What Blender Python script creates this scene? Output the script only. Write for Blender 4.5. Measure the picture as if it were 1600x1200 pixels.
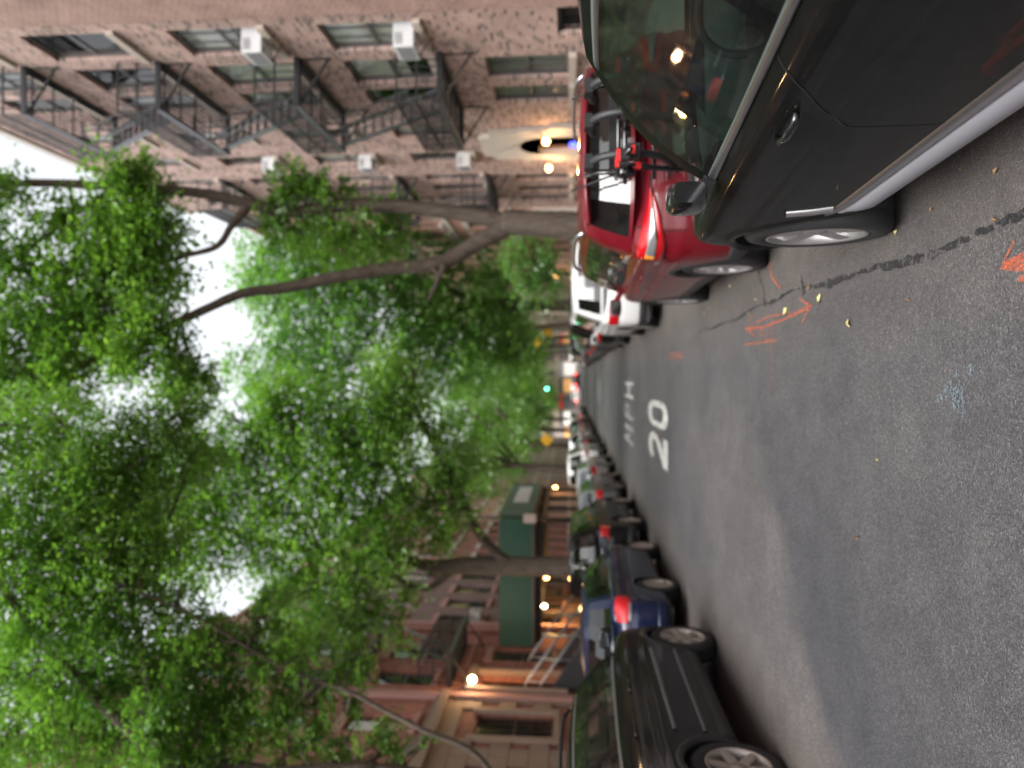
import bpy, bmesh, math, random
import numpy as np
from mathutils import Vector, Matrix

# ------------------------------------------------------------------ scene, camera, light
for o in list(bpy.data.objects):
    bpy.data.objects.remove(o, do_unlink=True)
SC = bpy.context.scene
COL = SC.collection
R = math.radians

F_PX, CAM_H = 1150.0, 1.70
PITCH, YAW = math.atan(90 / F_PX), math.atan(10 / F_PX)
FW = Vector((-math.sin(YAW) * math.cos(PITCH), math.cos(YAW) * math.cos(PITCH), math.sin(PITCH)))
RT = Vector((math.cos(YAW), math.sin(YAW), 0))
UP = RT.cross(FW)
cam_d = bpy.data.cameras.new('camera')
cam = bpy.data.objects.new('camera', cam_d)
COL.objects.link(cam)
cam_d.sensor_fit = 'HORIZONTAL'
cam_d.sensor_width = 36
cam_d.lens = 36 * F_PX / 1600
cam_d.clip_start = 0.05
cam_d.clip_end = 2000
# the phone was held sideways: the picture's left is the street's up
M3 = Matrix((-UP, RT, -FW)).transposed()
cam.matrix_world = Matrix.Translation((0, 0, CAM_H)) @ M3.to_4x4()
cam_d.dof.use_dof = True
cam_d.dof.focus_distance = 2.8
cam_d.dof.aperture_fstop = 1.25
SC.camera = cam

world = bpy.data.worlds.new('World')
SC.world = world
world.use_nodes = True
wn = world.node_tree.nodes
wl = world.node_tree.links
wn.clear()
sky = wn.new('ShaderNodeTexSky')
sky.sky_type = 'NISHITA'
sky.sun_disc = False
sky.sun_elevation = R(58)
sky.sun_rotation = R(200)
sky.dust_density = 4.0
hsv = wn.new('ShaderNodeHueSaturation')
hsv.inputs['Saturation'].default_value = 0.16
bg = wn.new('ShaderNodeBackground')
bg.inputs['Strength'].default_value = 0.15
out = wn.new('ShaderNodeOutputWorld')
wl.new(sky.outputs[0], hsv.inputs['Color'])
wl.new(hsv.outputs[0], bg.inputs['Color'])
wl.new(bg.outputs[0], out.inputs['Surface'])

sun_d = bpy.data.lights.new('sun', 'SUN')
sun_d.energy = 1.0
sun_d.angle = R(40)
sun_d.color = (1.0, 0.97, 0.92)
sun = bpy.data.objects.new('sun', sun_d)
COL.objects.link(sun)
_az, _el = R(200), R(58)
sdir = Vector((math.sin(_az) * math.cos(_el), math.cos(_az) * math.cos(_el), math.sin(_el)))
sun.rotation_euler = sdir.to_track_quat('Z', 'Y').to_euler()

SC.view_settings.view_transform = 'Standard'
SC.view_settings.look = 'None'
SC.view_settings.gamma = 1
SC.view_settings.exposure = 1.58
SC.view_settings.use_curve_mapping = False
SC.cycles.max_bounces = 8
SC.cycles.diffuse_bounces = 5
SC.cycles.glossy_bounces = 3
SC.cycles.transmission_bounces = 6
SC.cycles.transparent_max_bounces = 12
SC.cycles.caustics_reflective = False
SC.cycles.caustics_refractive = False

# ------------------------------------------------------------------ helpers
def at(x, y, Y):
    """point of the street seen at photo pixel (x, y), Y metres down the street"""
    d = FW + RT * ((600 - y) / F_PX) + UP * ((800 - x) / F_PX)
    return Vector((0, 0, CAM_H)) + d * (Y / d.y)


def tag(o, label=None, cat=None, group=None, kind=None):
    if label: o['label'] = label
    if cat: o['category'] = cat
    if group: o['group'] = group
    if kind: o['kind'] = kind
    return o


def empty(name, loc=(0, 0, 0), rz=0, label=None, cat=None, group=None):
    o = bpy.data.objects.new(name, None)
    o.empty_display_size = 0.2
    COL.objects.link(o)
    o.location = loc
    o.rotation_euler = (0, 0, rz)
    return tag(o, label, cat, group)


def copy_tree(o, parent=None):
    c = o.copy()
    COL.objects.link(c)
    if parent is not None:
        c.parent = parent
    for ch in o.children:
        copy_tree(ch, c)
    return c


class MB:
    def __init__(s):
        s.v = []
        s.f = []
        s.m = []
        s.sm = []

    def add(s, vs, fs, mi=0, smooth=False):
        b = len(s.v)
        s.v.extend([tuple(p) for p in vs])
        for f in fs:
            s.f.append(tuple(i + b for i in f))
            s.m.append(mi)
            s.sm.append(smooth)
        return s

    def box(s, x0, x1, y0, y1, z0, z1, mi=0):
        if x0 > x1: x0, x1 = x1, x0
        if y0 > y1: y0, y1 = y1, y0
        if z0 > z1: z0, z1 = z1, z0
        vs = [(x0, y0, z0), (x1, y0, z0), (x1, y1, z0), (x0, y1, z0), (x0, y0, z1), (x1, y0, z1), (x1, y1, z1), (x0, y1, z1)]
        return s.add(vs, [(0, 3, 2, 1), (4, 5, 6, 7), (0, 1, 5, 4), (1, 2, 6, 5), (2, 3, 7, 6), (3, 0, 4, 7)], mi)

    def bar(s, p, q, w, h, mi=0, up=(0, 0, 1)):
        p, q, up = Vector(p), Vector(q), Vector(up)
        d = (q - p).normalized()
        a = d.cross(up)
        if a.length < 1e-4: a = d.cross(Vector((1, 0, 0)))
        a.normalize()
        b = a.cross(d)
        a = a * w / 2
        b = b * h / 2
        vs = [p - a - b, p + a - b, p + a + b, p - a + b, q - a - b, q + a - b, q + a + b, q - a + b]
        return s.add(vs, [(0, 1, 2, 3), (7, 6, 5, 4), (0, 4, 5, 1), (1, 5, 6, 2), (2, 6, 7, 3), (3, 7, 4, 0)], mi)

    def tube(s, pts, radii, n=8, mi=0, cap=True, wob=0, rnd=None):
        pts = [Vector(p) for p in pts]
        if not hasattr(radii, '__len__'): radii = [radii] * len(pts)
        vs, fs = [], []
        prev = None
        for i, p in enumerate(pts):
            d = (pts[min(i + 1, len(pts) - 1)] - pts[max(i - 1, 0)]).normalized()
            if prev is None:
                a = d.cross(Vector((0, 0, 1)))
                if a.length < 1e-3: a = d.cross(Vector((1, 0, 0)))
            else:
                a = prev - d * prev.dot(d)
            a.normalize()
            prev = a
            b = d.cross(a)
            for k in range(n):
                t = 2 * math.pi * k / n
                r = radii[i] * (1 + (wob * (rnd.random() - .5) if wob else 0))
                vs.append(p + a * math.cos(t) * r + b * math.sin(t) * r)
        for i in range(len(pts) - 1):
            for k in range(n):
                fs.append((i * n + k, i * n + (k + 1) % n, (i + 1) * n + (k + 1) % n, (i + 1) * n + k))
        if cap:
            fs.append(tuple(range(n - 1, -1, -1)))
            fs.append(tuple(range((len(pts) - 1) * n, len(pts) * n)))
        return s.add(vs, fs, mi, True)

    def lathe(s, prof, c, axis='z', n=20, mi=0, smooth=True):
        """prof = [(r, h)...] turned round an axis through c"""
        vs, fs = [], []
        for r, h in prof:
            for k in range(n):
                t = 2 * math.pi * k / n
                u, v = r * math.cos(t), r * math.sin(t)
                if axis == 'z': q = (c[0] + u, c[1] + v, c[2] + h)
                elif axis == 'x': q = (c[0] + h, c[1] + u, c[2] + v)
                else: q = (c[0] + u, c[1] + h, c[2] + v)
                vs.append(q)
        for i in range(len(prof) - 1):
            for k in range(n):
                fs.append((i * n + k, i * n + (k + 1) % n, (i + 1) * n + (k + 1) % n, (i + 1) * n + k))
        return s.add(vs, fs, mi, smooth)

    def grid(s, G, mi=0, smooth=True, closed=False):
        """G = rows of points"""
        n = len(G[0])
        vs = [p for row in G for p in row]
        fs = []
        for i in range(len(G) - 1):
            for k in range(n if closed else n - 1):
                k2 = (k + 1) % n
                fs.append((i * n + k, i * n + k2, (i + 1) * n + k2, (i + 1) * n + k))
        return s.add(vs, fs, mi, smooth)

    def prism(s, poly, z0, z1, mi=0, axis='z'):
        n = len(poly)
        def P(a, b, c):
            return (a, b, c) if axis == 'z' else (c, a, b) if axis == 'x' else (a, c, b)
        vs = [P(a, b, z0) for a, b in poly] + [P(a, b, z1) for a, b in poly]
        fs = [tuple(range(n - 1, -1, -1)), tuple(range(n, 2 * n))] + [(i, (i + 1) % n, n + (i + 1) % n, n + i) for i in range(n)]
        return s.add(vs, fs, mi)

    def build(s, name, mats, parent=None, fixn=True):
        me = bpy.data.meshes.new(name)
        me.from_pydata(s.v, [], s.f)
        if not isinstance(mats, (list, tuple)): mats = [mats]
        for m in mats: me.materials.append(m)
        me.polygons.foreach_set('material_index', s.m)
        me.polygons.foreach_set('use_smooth', s.sm)
        if fixn:
            bm = bmesh.new()
            bm.from_mesh(me)
            bmesh.ops.recalc_face_normals(bm, faces=bm.faces)
            bm.to_mesh(me)
            bm.free()
        me.update()
        o = bpy.data.objects.new(name, me)
        COL.objects.link(o)
        if parent is not None: o.parent = parent
        return o


def link_mesh(name, me, parent, loc=(0, 0, 0)):
    o = bpy.data.objects.new(name, me)
    COL.objects.link(o)
    o.location = loc
    o.parent = parent
    return o


# ------------------------------------------------------------------ materials
MATS = {}


def new_mat(name):
    m = bpy.data.materials.new(name)
    m.use_nodes = True
    MATS[name] = m
    nt = m.node_tree
    return m, nt.nodes, nt.links, nt.nodes['Principled BSDF']


def simple(name, col, rough=.6, metal=0, spec=.5, noise=0, nscale=8, coat=0, bump=0, bscale=60):
    m, n, l, p = new_mat(name)
    p.inputs['Base Color'].default_value = (*col, 1)
    p.inputs['Roughness'].default_value = rough
    p.inputs['Metallic'].default_value = metal
    p.inputs['Specular IOR Level'].default_value = spec
    if coat:
        p.inputs['Coat Weight'].default_value = coat
        p.inputs['Coat Roughness'].default_value = .04
    if noise or bump:
        tc = n.new('ShaderNodeTexCoord')
    if noise:
        nz = n.new('ShaderNodeTexNoise')
        nz.inputs['Scale'].default_value = nscale
        nz.inputs['Detail'].default_value = 6
        nz.inputs['Roughness'].default_value = .65
        mx = n.new('ShaderNodeMix')
        mx.data_type = 'RGBA'
        mx.inputs['A'].default_value = (*[c * (1 - noise) for c in col], 1)
        mx.inputs['B'].default_value = (*[min(1, c * (1 + noise)) for c in col], 1)
        l.new(tc.outputs['Object'], nz.inputs['Vector'])
        l.new(nz.outputs['Fac'], mx.inputs['Factor'])
        l.new(mx.outputs['Result'], p.inputs['Base Color'])
    if bump:
        nb = n.new('ShaderNodeTexNoise')
        nb.inputs['Scale'].default_value = bscale
        nb.inputs['Detail'].default_value = 4
        bp = n.new('ShaderNodeBump')
        bp.inputs['Strength'].default_value = bump
        bp.inputs['Distance'].default_value = .02
        l.new(tc.outputs['Object'], nb.inputs['Vector'])
        l.new(nb.outputs['Fac'], bp.inputs['Height'])
        l.new(bp.outputs['Normal'], p.inputs['Normal'])
    return m


def ramp(n, stops):
    r = n.new('ShaderNodeValToRGB')
    e = r.color_ramp.elements
    while len(e) < len(stops): e.new(.5)
    for el, (pos, c) in zip(e, stops):
        el.position = pos
        el.color = (*c, 1)
    return r


def brick(name, cols, mortar, bw=.21, bh=.072, dirt=.25, rough=.85):
    """brick wall in a plane of constant X: bricks run along Y, courses along Z. cols = ramp stops over bricks"""
    m, n, l, p = new_mat(name)
    tc = n.new('ShaderNodeTexCoord')
    sp = n.new('ShaderNodeSeparateXYZ')
    ad = n.new('ShaderNodeMath')
    ad.operation = 'ADD'
    cb = n.new('ShaderNodeCombineXYZ')
    l.new(tc.outputs['Object'], sp.inputs[0])
    l.new(sp.outputs['Y'], ad.inputs[0])
    l.new(sp.outputs['X'], ad.inputs[1])
    l.new(ad.outputs[0], cb.inputs['X'])
    l.new(sp.outputs['Z'], cb.inputs['Y'])
    bt = n.new('ShaderNodeTexBrick')
    bt.inputs['Scale'].default_value = 1
    bt.inputs['Brick Width'].default_value = bw
    bt.inputs['Row Height'].default_value = bh
    bt.inputs['Mortar Size'].default_value = .009
    bt.inputs['Mortar Smooth'].default_value = .2
    bt.inputs['Color1'].default_value = (0, 0, 0, 1)
    bt.inputs['Color2'].default_value = (1, 1, 1, 1)
    bt.inputs['Mortar'].default_value = (.5, .5, .5, 1)
    l.new(cb.outputs[0], bt.inputs['Vector'])
    rp = ramp(n, cols)
    l.new(bt.outputs['Color'], rp.inputs['Fac'])
    mx = n.new('ShaderNodeMix')
    mx.data_type = 'RGBA'
    mx.inputs['B'].default_value = (*mortar, 1)
    l.new(bt.outputs['Fac'], mx.inputs['Factor'])
    l.new(rp.outputs['Color'], mx.inputs['A'])
    nz = n.new('ShaderNodeTexNoise')
    nz.inputs['Scale'].default_value = .9
    nz.inputs['Detail'].default_value = 8
    nz.inputs['Roughness'].default_value = .7
    l.new(tc.outputs['Object'], nz.inputs['Vector'])
    mr = n.new('ShaderNodeMapRange')
    mr.inputs['From Min'].default_value = .3
    mr.inputs['From Max'].default_value = .7
    mr.inputs['To Min'].default_value = 1 - dirt
    mr.inputs['To Max'].default_value = 1 + dirt
    l.new(nz.outputs['Fac'], mr.inputs['Value'])
    ml = n.new('ShaderNodeMix')
    ml.data_type = 'RGBA'
    ml.blend_type = 'MULTIPLY'
    ml.inputs['Factor'].default_value = 1
    l.new(mx.outputs['Result'], ml.inputs['A'])
    l.new(mr.outputs['Result'], ml.inputs['B'])
    l.new(ml.outputs['Result'], p.inputs['Base Color'])
    p.inputs['Roughness'].default_value = rough
    p.inputs['Specular IOR Level'].default_value = .25
    bp = n.new('ShaderNodeBump')
    bp.inputs['Strength'].default_value = .5
    bp.inputs['Distance'].default_value = .01
    bp.invert = True
    l.new(bt.outputs['Fac'], bp.inputs['Height'])
    l.new(bp.outputs['Normal'], p.inputs['Normal'])
    return m


def emit(name, col, strength):
    m, n, l, p = new_mat(name)
    p.inputs['Base Color'].default_value = (*col, 1)
    p.inputs['Emission Color'].default_value = (*col, 1)
    p.inputs['Emission Strength'].default_value = strength
    return m


def glass(name, tint, refl=1.5, rough=.02, dust=0):
    m, n, l, p = new_mat(name)
    n.remove(p)
    o = n['Material Output']
    tr = n.new('ShaderNodeBsdfTransparent')
    tr.inputs['Color'].default_value = (*tint, 1)
    gl = n.new('ShaderNodeBsdfGlossy')
    gl.inputs['Roughness'].default_value = rough
    gl.inputs['Color'].default_value = (1, 1, 1, 1)
    fr = n.new('ShaderNodeFresnel')
    # single-sheet panes: the same reflectance from either side of the sheet
    gb = n.new('ShaderNodeNewGeometry')
    io = n.new('ShaderNodeMix')
    io.inputs['A'].default_value = refl
    io.inputs['B'].default_value = 1 / refl
    l.new(gb.outputs['Backfacing'], io.inputs['Factor'])
    l.new(io.outputs['Result'], fr.inputs['IOR'])
    ms = n.new('ShaderNodeMixShader')
    l.new(fr.outputs[0], ms.inputs[0])
    l.new(tr.outputs[0], ms.inputs[1])
    l.new(gl.outputs[0], ms.inputs[2])
    last = ms
    if dust:
        df = n.new('ShaderNodeBsdfDiffuse')
        df.inputs['Color'].default_value = (.32, .33, .30, 1)
        tc = n.new('ShaderNodeTexCoord')
        nz = n.new('ShaderNodeTexNoise')
        nz.inputs['Scale'].default_value = 14
        nz.inputs['Detail'].default_value = 10
        nz.inputs['Roughness'].default_value = .75
        mr = n.new('ShaderNodeMapRange')
        mr.inputs['From Min'].default_value = .35
        mr.inputs['From Max'].default_value = .8
        mr.inputs['To Min'].default_value = dust * .3
        mr.inputs['To Max'].default_value = dust
        l.new(tc.outputs['Object'], nz.inputs['Vector'])
        l.new(nz.outputs['Fac'], mr.inputs['Value'])
        m2 = n.new('ShaderNodeMixShader')
        l.new(mr.outputs['Result'], m2.inputs[0])
        l.new(ms.outputs[0], m2.inputs[1])
        l.new(df.outputs[0], m2.inputs[2])
        last = m2
    l.new(last.outputs[0], o.inputs['Surface'])
    return m


def paint(name, col, metal=0.0, rough=.3, dust=.15, dustcol=(.28, .27, .25), coat=.40, spec=.25):
    m, n, l, p = new_mat(name)
    tc = n.new('ShaderNodeTexCoord')
    n1 = n.new('ShaderNodeTexNoise')
    n1.inputs['Scale'].default_value = 5
    n1.inputs['Detail'].default_value = 9
    n1.inputs['Roughness'].default_value = .75
    n2 = n.new('ShaderNodeTexVoronoi')
    n2.inputs['Scale'].default_value = 130
    l.new(tc.outputs['Object'], n1.inputs['Vector'])
    l.new(tc.outputs['Object'], n2.inputs['Vector'])
    mr = n.new('ShaderNodeMapRange')
    mr.inputs['From Min'].default_value = .4
    mr.inputs['From Max'].default_value = .75
    mr.inputs['To Min'].default_value = dust * .25
    mr.inputs['To Max'].default_value = dust
    l.new(n1.outputs['Fac'], mr.inputs['Value'])
    sp = n.new('ShaderNodeMapRange')
    sp.inputs['From Min'].default_value = .02
    sp.inputs['From Max'].default_value = .30
    sp.inputs['To Min'].default_value = dust * 3
    sp.inputs['To Max'].default_value = 0
    l.new(n2.outputs['Distance'], sp.inputs['Value'])
    vcs = n.new('ShaderNodeSeparateColor')
    l.new(n2.outputs['Color'], vcs.inputs[0])
    gate = n.new('ShaderNodeMapRange')
    gate.inputs['From Min'].default_value = .55
    gate.inputs['From Max'].default_value = .95
    gate.inputs['To Max'].default_value = 2.2
    l.new(vcs.outputs[0], gate.inputs['Value'])
    spm = n.new('ShaderNodeMath')
    spm.operation = 'MULTIPLY'
    l.new(sp.outputs['Result'], spm.inputs[0])
    l.new(gate.outputs['Result'], spm.inputs[1])
    mm = n.new('ShaderNodeMath')
    mm.operation = 'MAXIMUM'
    l.new(mr.outputs['Result'], mm.inputs[0])
    l.new(spm.outputs[0], mm.inputs[1])
    mx = n.new('ShaderNodeMix')
    mx.data_type = 'RGBA'
    mx.inputs['A'].default_value = (*col, 1)
    mx.inputs['B'].default_value = (*dustcol, 1)
    l.new(mm.outputs[0], mx.inputs['Factor'])
    l.new(mx.outputs['Result'], p.inputs['Base Color'])
    ra = n.new('ShaderNodeMapRange')
    ra.inputs['To Min'].default_value = rough * .8
    ra.inputs['To Max'].default_value = rough * 1.5
    l.new(n1.outputs['Fac'], ra.inputs['Value'])
    l.new(ra.outputs['Result'], p.inputs['Roughness'])
    p.inputs['Metallic'].default_value = metal
    p.inputs['Coat Weight'].default_value = coat
    p.inputs['Coat Roughness'].default_value = .05
    p.inputs['Specular IOR Level'].default_value = spec
    return m


def asphalt():
    m, n, l, p = new_mat('asphalt')
    tc = n.new('ShaderNodeTexCoord')
    co = tc.outputs['Object']
    def noise(sc, det=4, rg=.6):
        z = n.new('ShaderNodeTexNoise')
        z.inputs['Scale'].default_value = sc
        z.inputs['Detail'].default_value = det
        z.inputs['Roughness'].default_value = rg
        l.new(co, z.inputs['Vector'])
        return z
    big = noise(.45, 5, .6)
    mid = noise(3.5, 6, .7)
    fine = noise(85, 4, .75)
    vo = n.new('ShaderNodeTexVoronoi')
    vo.inputs['Scale'].default_value = 120
    l.new(co, vo.inputs['Vector'])
    vc = n.new('ShaderNodeSeparateColor')
    l.new(vo.outputs['Color'], vc.inputs[0])
    rb = ramp(n, [(.30, (.050, .051, .057)), (.70, (.085, .082, .086))])
    l.new(big.outputs['Fac'], rb.inputs['Fac'])
    # stone chips of different greys
    rc = ramp(n, [(0, (.55, .55, .55)), (.55, (.93, .93, .93)), (.9, (1.25, 1.24, 1.22)), (1, (1.9, 1.87, 1.83))])
    l.new(vc.outputs[0], rc.inputs['Fac'])
    m1 = n.new('ShaderNodeMix')
    m1.data_type = 'RGBA'
    m1.blend_type = 'MULTIPLY'
    m1.inputs['Factor'].default_value = 1
    l.new(rb.outputs['Color'], m1.inputs['A'])
    l.new(rc.outputs['Color'], m1.inputs['B'])
    rf = ramp(n, [(.3, (.55, .55, .56)), (.7, (1.35, 1.33, 1.3))])
    l.new(fine.outputs['Fac'], rf.inputs['Fac'])
    m2 = n.new('ShaderNodeMix')
    m2.data_type = 'RGBA'
    m2.blend_type = 'MULTIPLY'
    m2.inputs['Factor'].default_value = 1
    l.new(m1.outputs['Result'], m2.inputs['A'])
    l.new(rf.outputs['Color'], m2.inputs['B'])
    rm = ramp(n, [(.3, (.8, .8, .82)), (.7, (1.18, 1.16, 1.13))])
    l.new(mid.outputs['Fac'], rm.inputs['Fac'])
    m3 = n.new('ShaderNodeMix')
    m3.data_type = 'RGBA'
    m3.blend_type = 'MULTIPLY'
    m3.inputs['Factor'].default_value = 1
    l.new(m2.outputs['Result'], m3.inputs['A'])
    l.new(rm.outputs['Color'], m3.inputs['B'])
    # pollen and dirt gathered by the kerbs (large |x| from the crown of the road)
    sp = n.new('ShaderNodeSeparateXYZ')
    l.new(co, sp.inputs[0])
    sb = n.new('ShaderNodeMath')
    sb.operation = 'SUBTRACT'
    l.new(sp.outputs['X'], sb.inputs[0])
    sb.inputs[1].default_value = -1.1
    ab = n.new('ShaderNodeMath')
    ab.operation = 'ABSOLUTE'
    l.new(sb.outputs[0], ab.inputs[0])
    mr = n.new('ShaderNodeMapRange')
    mr.inputs['From Min'].default_value = 1.2
    mr.inputs['From Max'].default_value = 2.4
    mr.inputs['To Min'].default_value = 0
    mr.inputs['To Max'].default_value = .5
    l.new(ab.outputs[0], mr.inputs['Value'])
    mu = n.new('ShaderNodeMath')
    mu.operation = 'MULTIPLY'
    l.new(mr.outputs['Result'], mu.inputs[0])
    l.new(mid.outputs['Fac'], mu.inputs[1])
    m4 = n.new('ShaderNodeMix')
    m4.data_type = 'RGBA'
    m4.inputs['B'].default_value = (.15, .105, .066, 1)
    l.new(mu.outputs[0], m4.inputs['Factor'])
    l.new(m3.outputs['Result'], m4.inputs['A'])
    # a paler area across the left lane with a darker bluish band before it
    xy = n.new('ShaderNodeMath')
    xy.operation = 'SUBTRACT'
    l.new(sp.outputs['Y'], xy.inputs[0])
    l.new(sp.outputs['X'], xy.inputs[1])
    nzp = noise(.9, 4, .6)
    q1 = n.new('ShaderNodeMath')
    q1.operation = 'MULTIPLY_ADD'
    l.new(nzp.outputs['Fac'], q1.inputs[0])
    q1.inputs[1].default_value = 1.8
    l.new(xy.outputs[0], q1.inputs[2])
    qm = n.new('ShaderNodeMapRange')
    qm.inputs['From Min'].default_value = 5.0
    qm.inputs['From Max'].default_value = 17.0
    l.new(q1.outputs[0], qm.inputs['Value'])
    qr = ramp(n, [(.0, (1.0, 1.0, 1.0)), (.12, (.98, .98, .99)), (.20, (.74, .76, .83)), (.255, (.80, .81, .86)), (.30, (1.35, 1.29, 1.24)), (.55, (1.22, 1.18, 1.15)), (.8, (.95, .96, 1.0)), (1, (1, 1, 1))])
    l.new(qm.outputs['Result'], qr.inputs['Fac'])
    xm = n.new('ShaderNodeMapRange')
    xm.inputs['From Min'].default_value = -.1
    xm.inputs['From Max'].default_value = -1.2
    l.new(sp.outputs['X'], xm.inputs['Value'])
    m5 = n.new('ShaderNodeMix')
    m5.data_type = 'RGBA'
    m5.blend_type = 'MULTIPLY'
    l.new(xm.outputs['Result'], m5.inputs['Factor'])
    l.new(m4.outputs['Result'], m5.inputs['A'])
    l.new(qr.outputs['Color'], m5.inputs['B'])
    l.new(m5.outputs['Result'], p.inputs['Base Color'])
    p.inputs['Roughness'].default_value = .72
    p.inputs['Specular IOR Level'].default_value = .45
    bp = n.new('ShaderNodeBump')
    bp.inputs['Strength'].default_value = .7
    bp.inputs['Distance'].default_value = .006
    ad = n.new('ShaderNodeMath')
    ad.operation = 'ADD'
    l.new(vo.outputs['Distance'], ad.inputs[0])
    l.new(fine.outputs['Fac'], ad.inputs[1])
    l.new(ad.outputs[0], bp.inputs['Height'])
    l.new(bp.outputs['Normal'], p.inputs['Normal'])
    return m


def worn(name, col, thr=.45, soft=.15, scale=30, rough=.8):
    """paint on asphalt, worn through in spots"""
    m, n, l, p = new_mat(name)
    tc = n.new('ShaderNodeTexCoord')
    nz = n.new('ShaderNodeTexNoise')
    nz.inputs['Scale'].default_value = scale
    nz.inputs['Detail'].default_value = 6
    nz.inputs['Roughness'].default_value = .75
    l.new(tc.outputs['Object'], nz.inputs['Vector'])
    mr = n.new('ShaderNodeMapRange')
    mr.inputs['From Min'].default_value = thr - soft
    mr.inputs['From Max'].default_value = thr + soft
    l.new(nz.outputs['Fac'], mr.inputs['Value'])
    l.new(mr.outputs['Result'], p.inputs['Alpha'])
    p.inputs['Base Color'].default_value = (*col, 1)
    p.inputs['Roughness'].default_value = rough
    return m


def leafmat(name, dark, light, trans):
    m, n, l, p = new_mat(name)
    n.remove(p)
    o = n['Material Output']
    gm = n.new('ShaderNodeNewGeometry')
    rp = ramp(n, [(0, dark), (1, light)])
    tc = n.new('ShaderNodeTexCoord')
    nzt = n.new('ShaderNodeTexNoise')
    nzt.inputs['Scale'].default_value = .55
    nzt.inputs['Detail'].default_value = 3
    l.new(tc.outputs['Object'], nzt.inputs['Vector'])
    mrr = n.new('ShaderNodeMapRange')
    mrr.inputs['From Min'].default_value = .32
    mrr.inputs['From Max'].default_value = .68
    l.new(nzt.outputs['Fac'], mrr.inputs['Value'])
    mxx = n.new('ShaderNodeMix')
    mxx.inputs['Factor'].default_value = .55
    l.new(gm.outputs['Random Per Island'], mxx.inputs['A'])
    l.new(mrr.outputs['Result'], mxx.inputs['B'])
    l.new(mxx.outputs['Result'], rp.inputs['Fac'])
    df = n.new('ShaderNodeBsdfDiffuse')
    l.new(rp.outputs['Color'], df.inputs['Color'])
    tl = n.new('ShaderNodeBsdfTranslucent')
    mt = n.new('ShaderNodeMix')
    mt.data_type = 'RGBA'
    mt.blend_type = 'MULTIPLY'
    mt.inputs['Factor'].default_value = 1
    mt.inputs['B'].default_value = (*trans, 1)
    l.new(rp.outputs['Color'], mt.inputs['A'])
    l.new(mt.outputs['Result'], tl.inputs['Color'])
    ms = n.new('ShaderNodeMixShader')
    ms.inputs[0].default_value = .5
    l.new(df.outputs[0], ms.inputs[1])
    l.new(tl.outputs[0], ms.inputs[2])
    gl = n.new('ShaderNodeBsdfGlossy')
    gl.inputs['Roughness'].default_value = .35
    m2 = n.new('ShaderNodeMixShader')
    m2.inputs[0].default_value = .05
    l.new(ms.outputs[0], m2.inputs[1])
    l.new(gl.outputs[0], m2.inputs[2])
    l.new(m2.outputs[0], o.inputs['Surface'])
    return m


def bark():
    m, n, l, p = new_mat('bark')
    tc = n.new('ShaderNodeTexCoord')
    mp = n.new('ShaderNodeMapping')
    mp.inputs['Scale'].default_value = (14, 14, 2.5)
    l.new(tc.outputs['Object'], mp.inputs['Vector'])
    nz = n.new('ShaderNodeTexNoise')
    nz.inputs['Scale'].default_value = 1
    nz.inputs['Detail'].default_value = 8
    nz.inputs['Roughness'].default_value = .7
    l.new(mp.outputs[0], nz.inputs['Vector'])
    rp = ramp(n, [(.3, (.032, .024, .019)), (.7, (.125, .095, .072))])
    l.new(nz.outputs['Fac'], rp.inputs['Fac'])
    l.new(rp.outputs['Color'], p.inputs['Base Color'])
    p.inputs['Roughness'].default_value = .9
    bp = n.new('ShaderNodeBump')
    bp.inputs['Strength'].default_value = .8
    bp.inputs['Distance'].default_value = .03
    l.new(nz.outputs['Fac'], bp.inputs['Height'])
    l.new(bp.outputs['Normal'], p.inputs['Normal'])
    return m


ASPHALT = asphalt()
CONC = simple('concrete', (.26, .25, .235), .85, noise=.25, nscale=3, bump=.3)
KERB = simple('kerbstone', (.22, .21, .20), .8, noise=.3, nscale=5, bump=.3)
EARTH = simple('earth', (.06, .045, .032), .95, noise=.4, nscale=9, bump=.6)
WHITEP = worn('road_white', (.48, .47, .45), .43, .12, 9)
TAR = worn('tar', (.016, .016, .018), .49, .06, 13, .6)
WHITEF = worn('road_white_faded', (.44, .43, .42), .49, .10, 8)
ORANGE = worn('spray_orange', (.46, .105, .05), .53, .20, 30)
ORANGE_F = worn('spray_orange_faint', (.42, .12, .06), .55, .13, 38)
BLUEP = worn('spray_blue', (.15, .19, .215), .57, .12, 60)
BARK = bark()
LEAF = leafmat('leaf', (.045, .130, .024), (.20, .365, .065), (1.65, 1.72, .85))
LEAFD = leafmat('leaf_deep', (.038, .118, .030), (.17, .335, .070), (1.65, 1.75, .9))
BR_R1 = brick('brick_mottled', [(0, (.10, .065, .055)), (.22, (.19, .12, .10)), (.32, (.41, .255, .215)), (.7, (.48, .305, .26)), (1, (.36, .20, .165))], (.52, .45, .41), bw=.21, bh=.075)
BR_R0 = brick('brick_plain_red', [(0, (.30, .16, .125)), (1, (.40, .22, .18))], (.46, .40, .36))
BR_SAL = brick('brick_salmon', [(0, (.40, .19, .14)), (1, (.52, .27, .20))], (.45, .36, .30))
BR_RED = brick('brick_red', [(0, (.22, .07, .055)), (.5, (.31, .105, .08)), (1, (.37, .14, .11))], (.30, .2, .17))
BR_BROWN = brick('brick_brown', [(0, (.16, .10, .095)), (1, (.24, .145, .135))], (.25, .2, .18))
BR_TAN = brick('brick_tan', [(0, (.30, .22, .17)), (1, (.38, .29, .23))], (.36, .31, .27))
STONE_T = simple('stone_tan', (.30, .205, .16), .8, noise=.18, nscale=2.5, bump=.2)
STONE_L = simple('stone_limestone', (.52, .47, .42), .8, noise=.12, nscale=3, bump=.15)
STONE_B = simple('stone_brownstone', (.27, .15, .125), .85, noise=.2, nscale=3, bump=.2)
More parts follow.
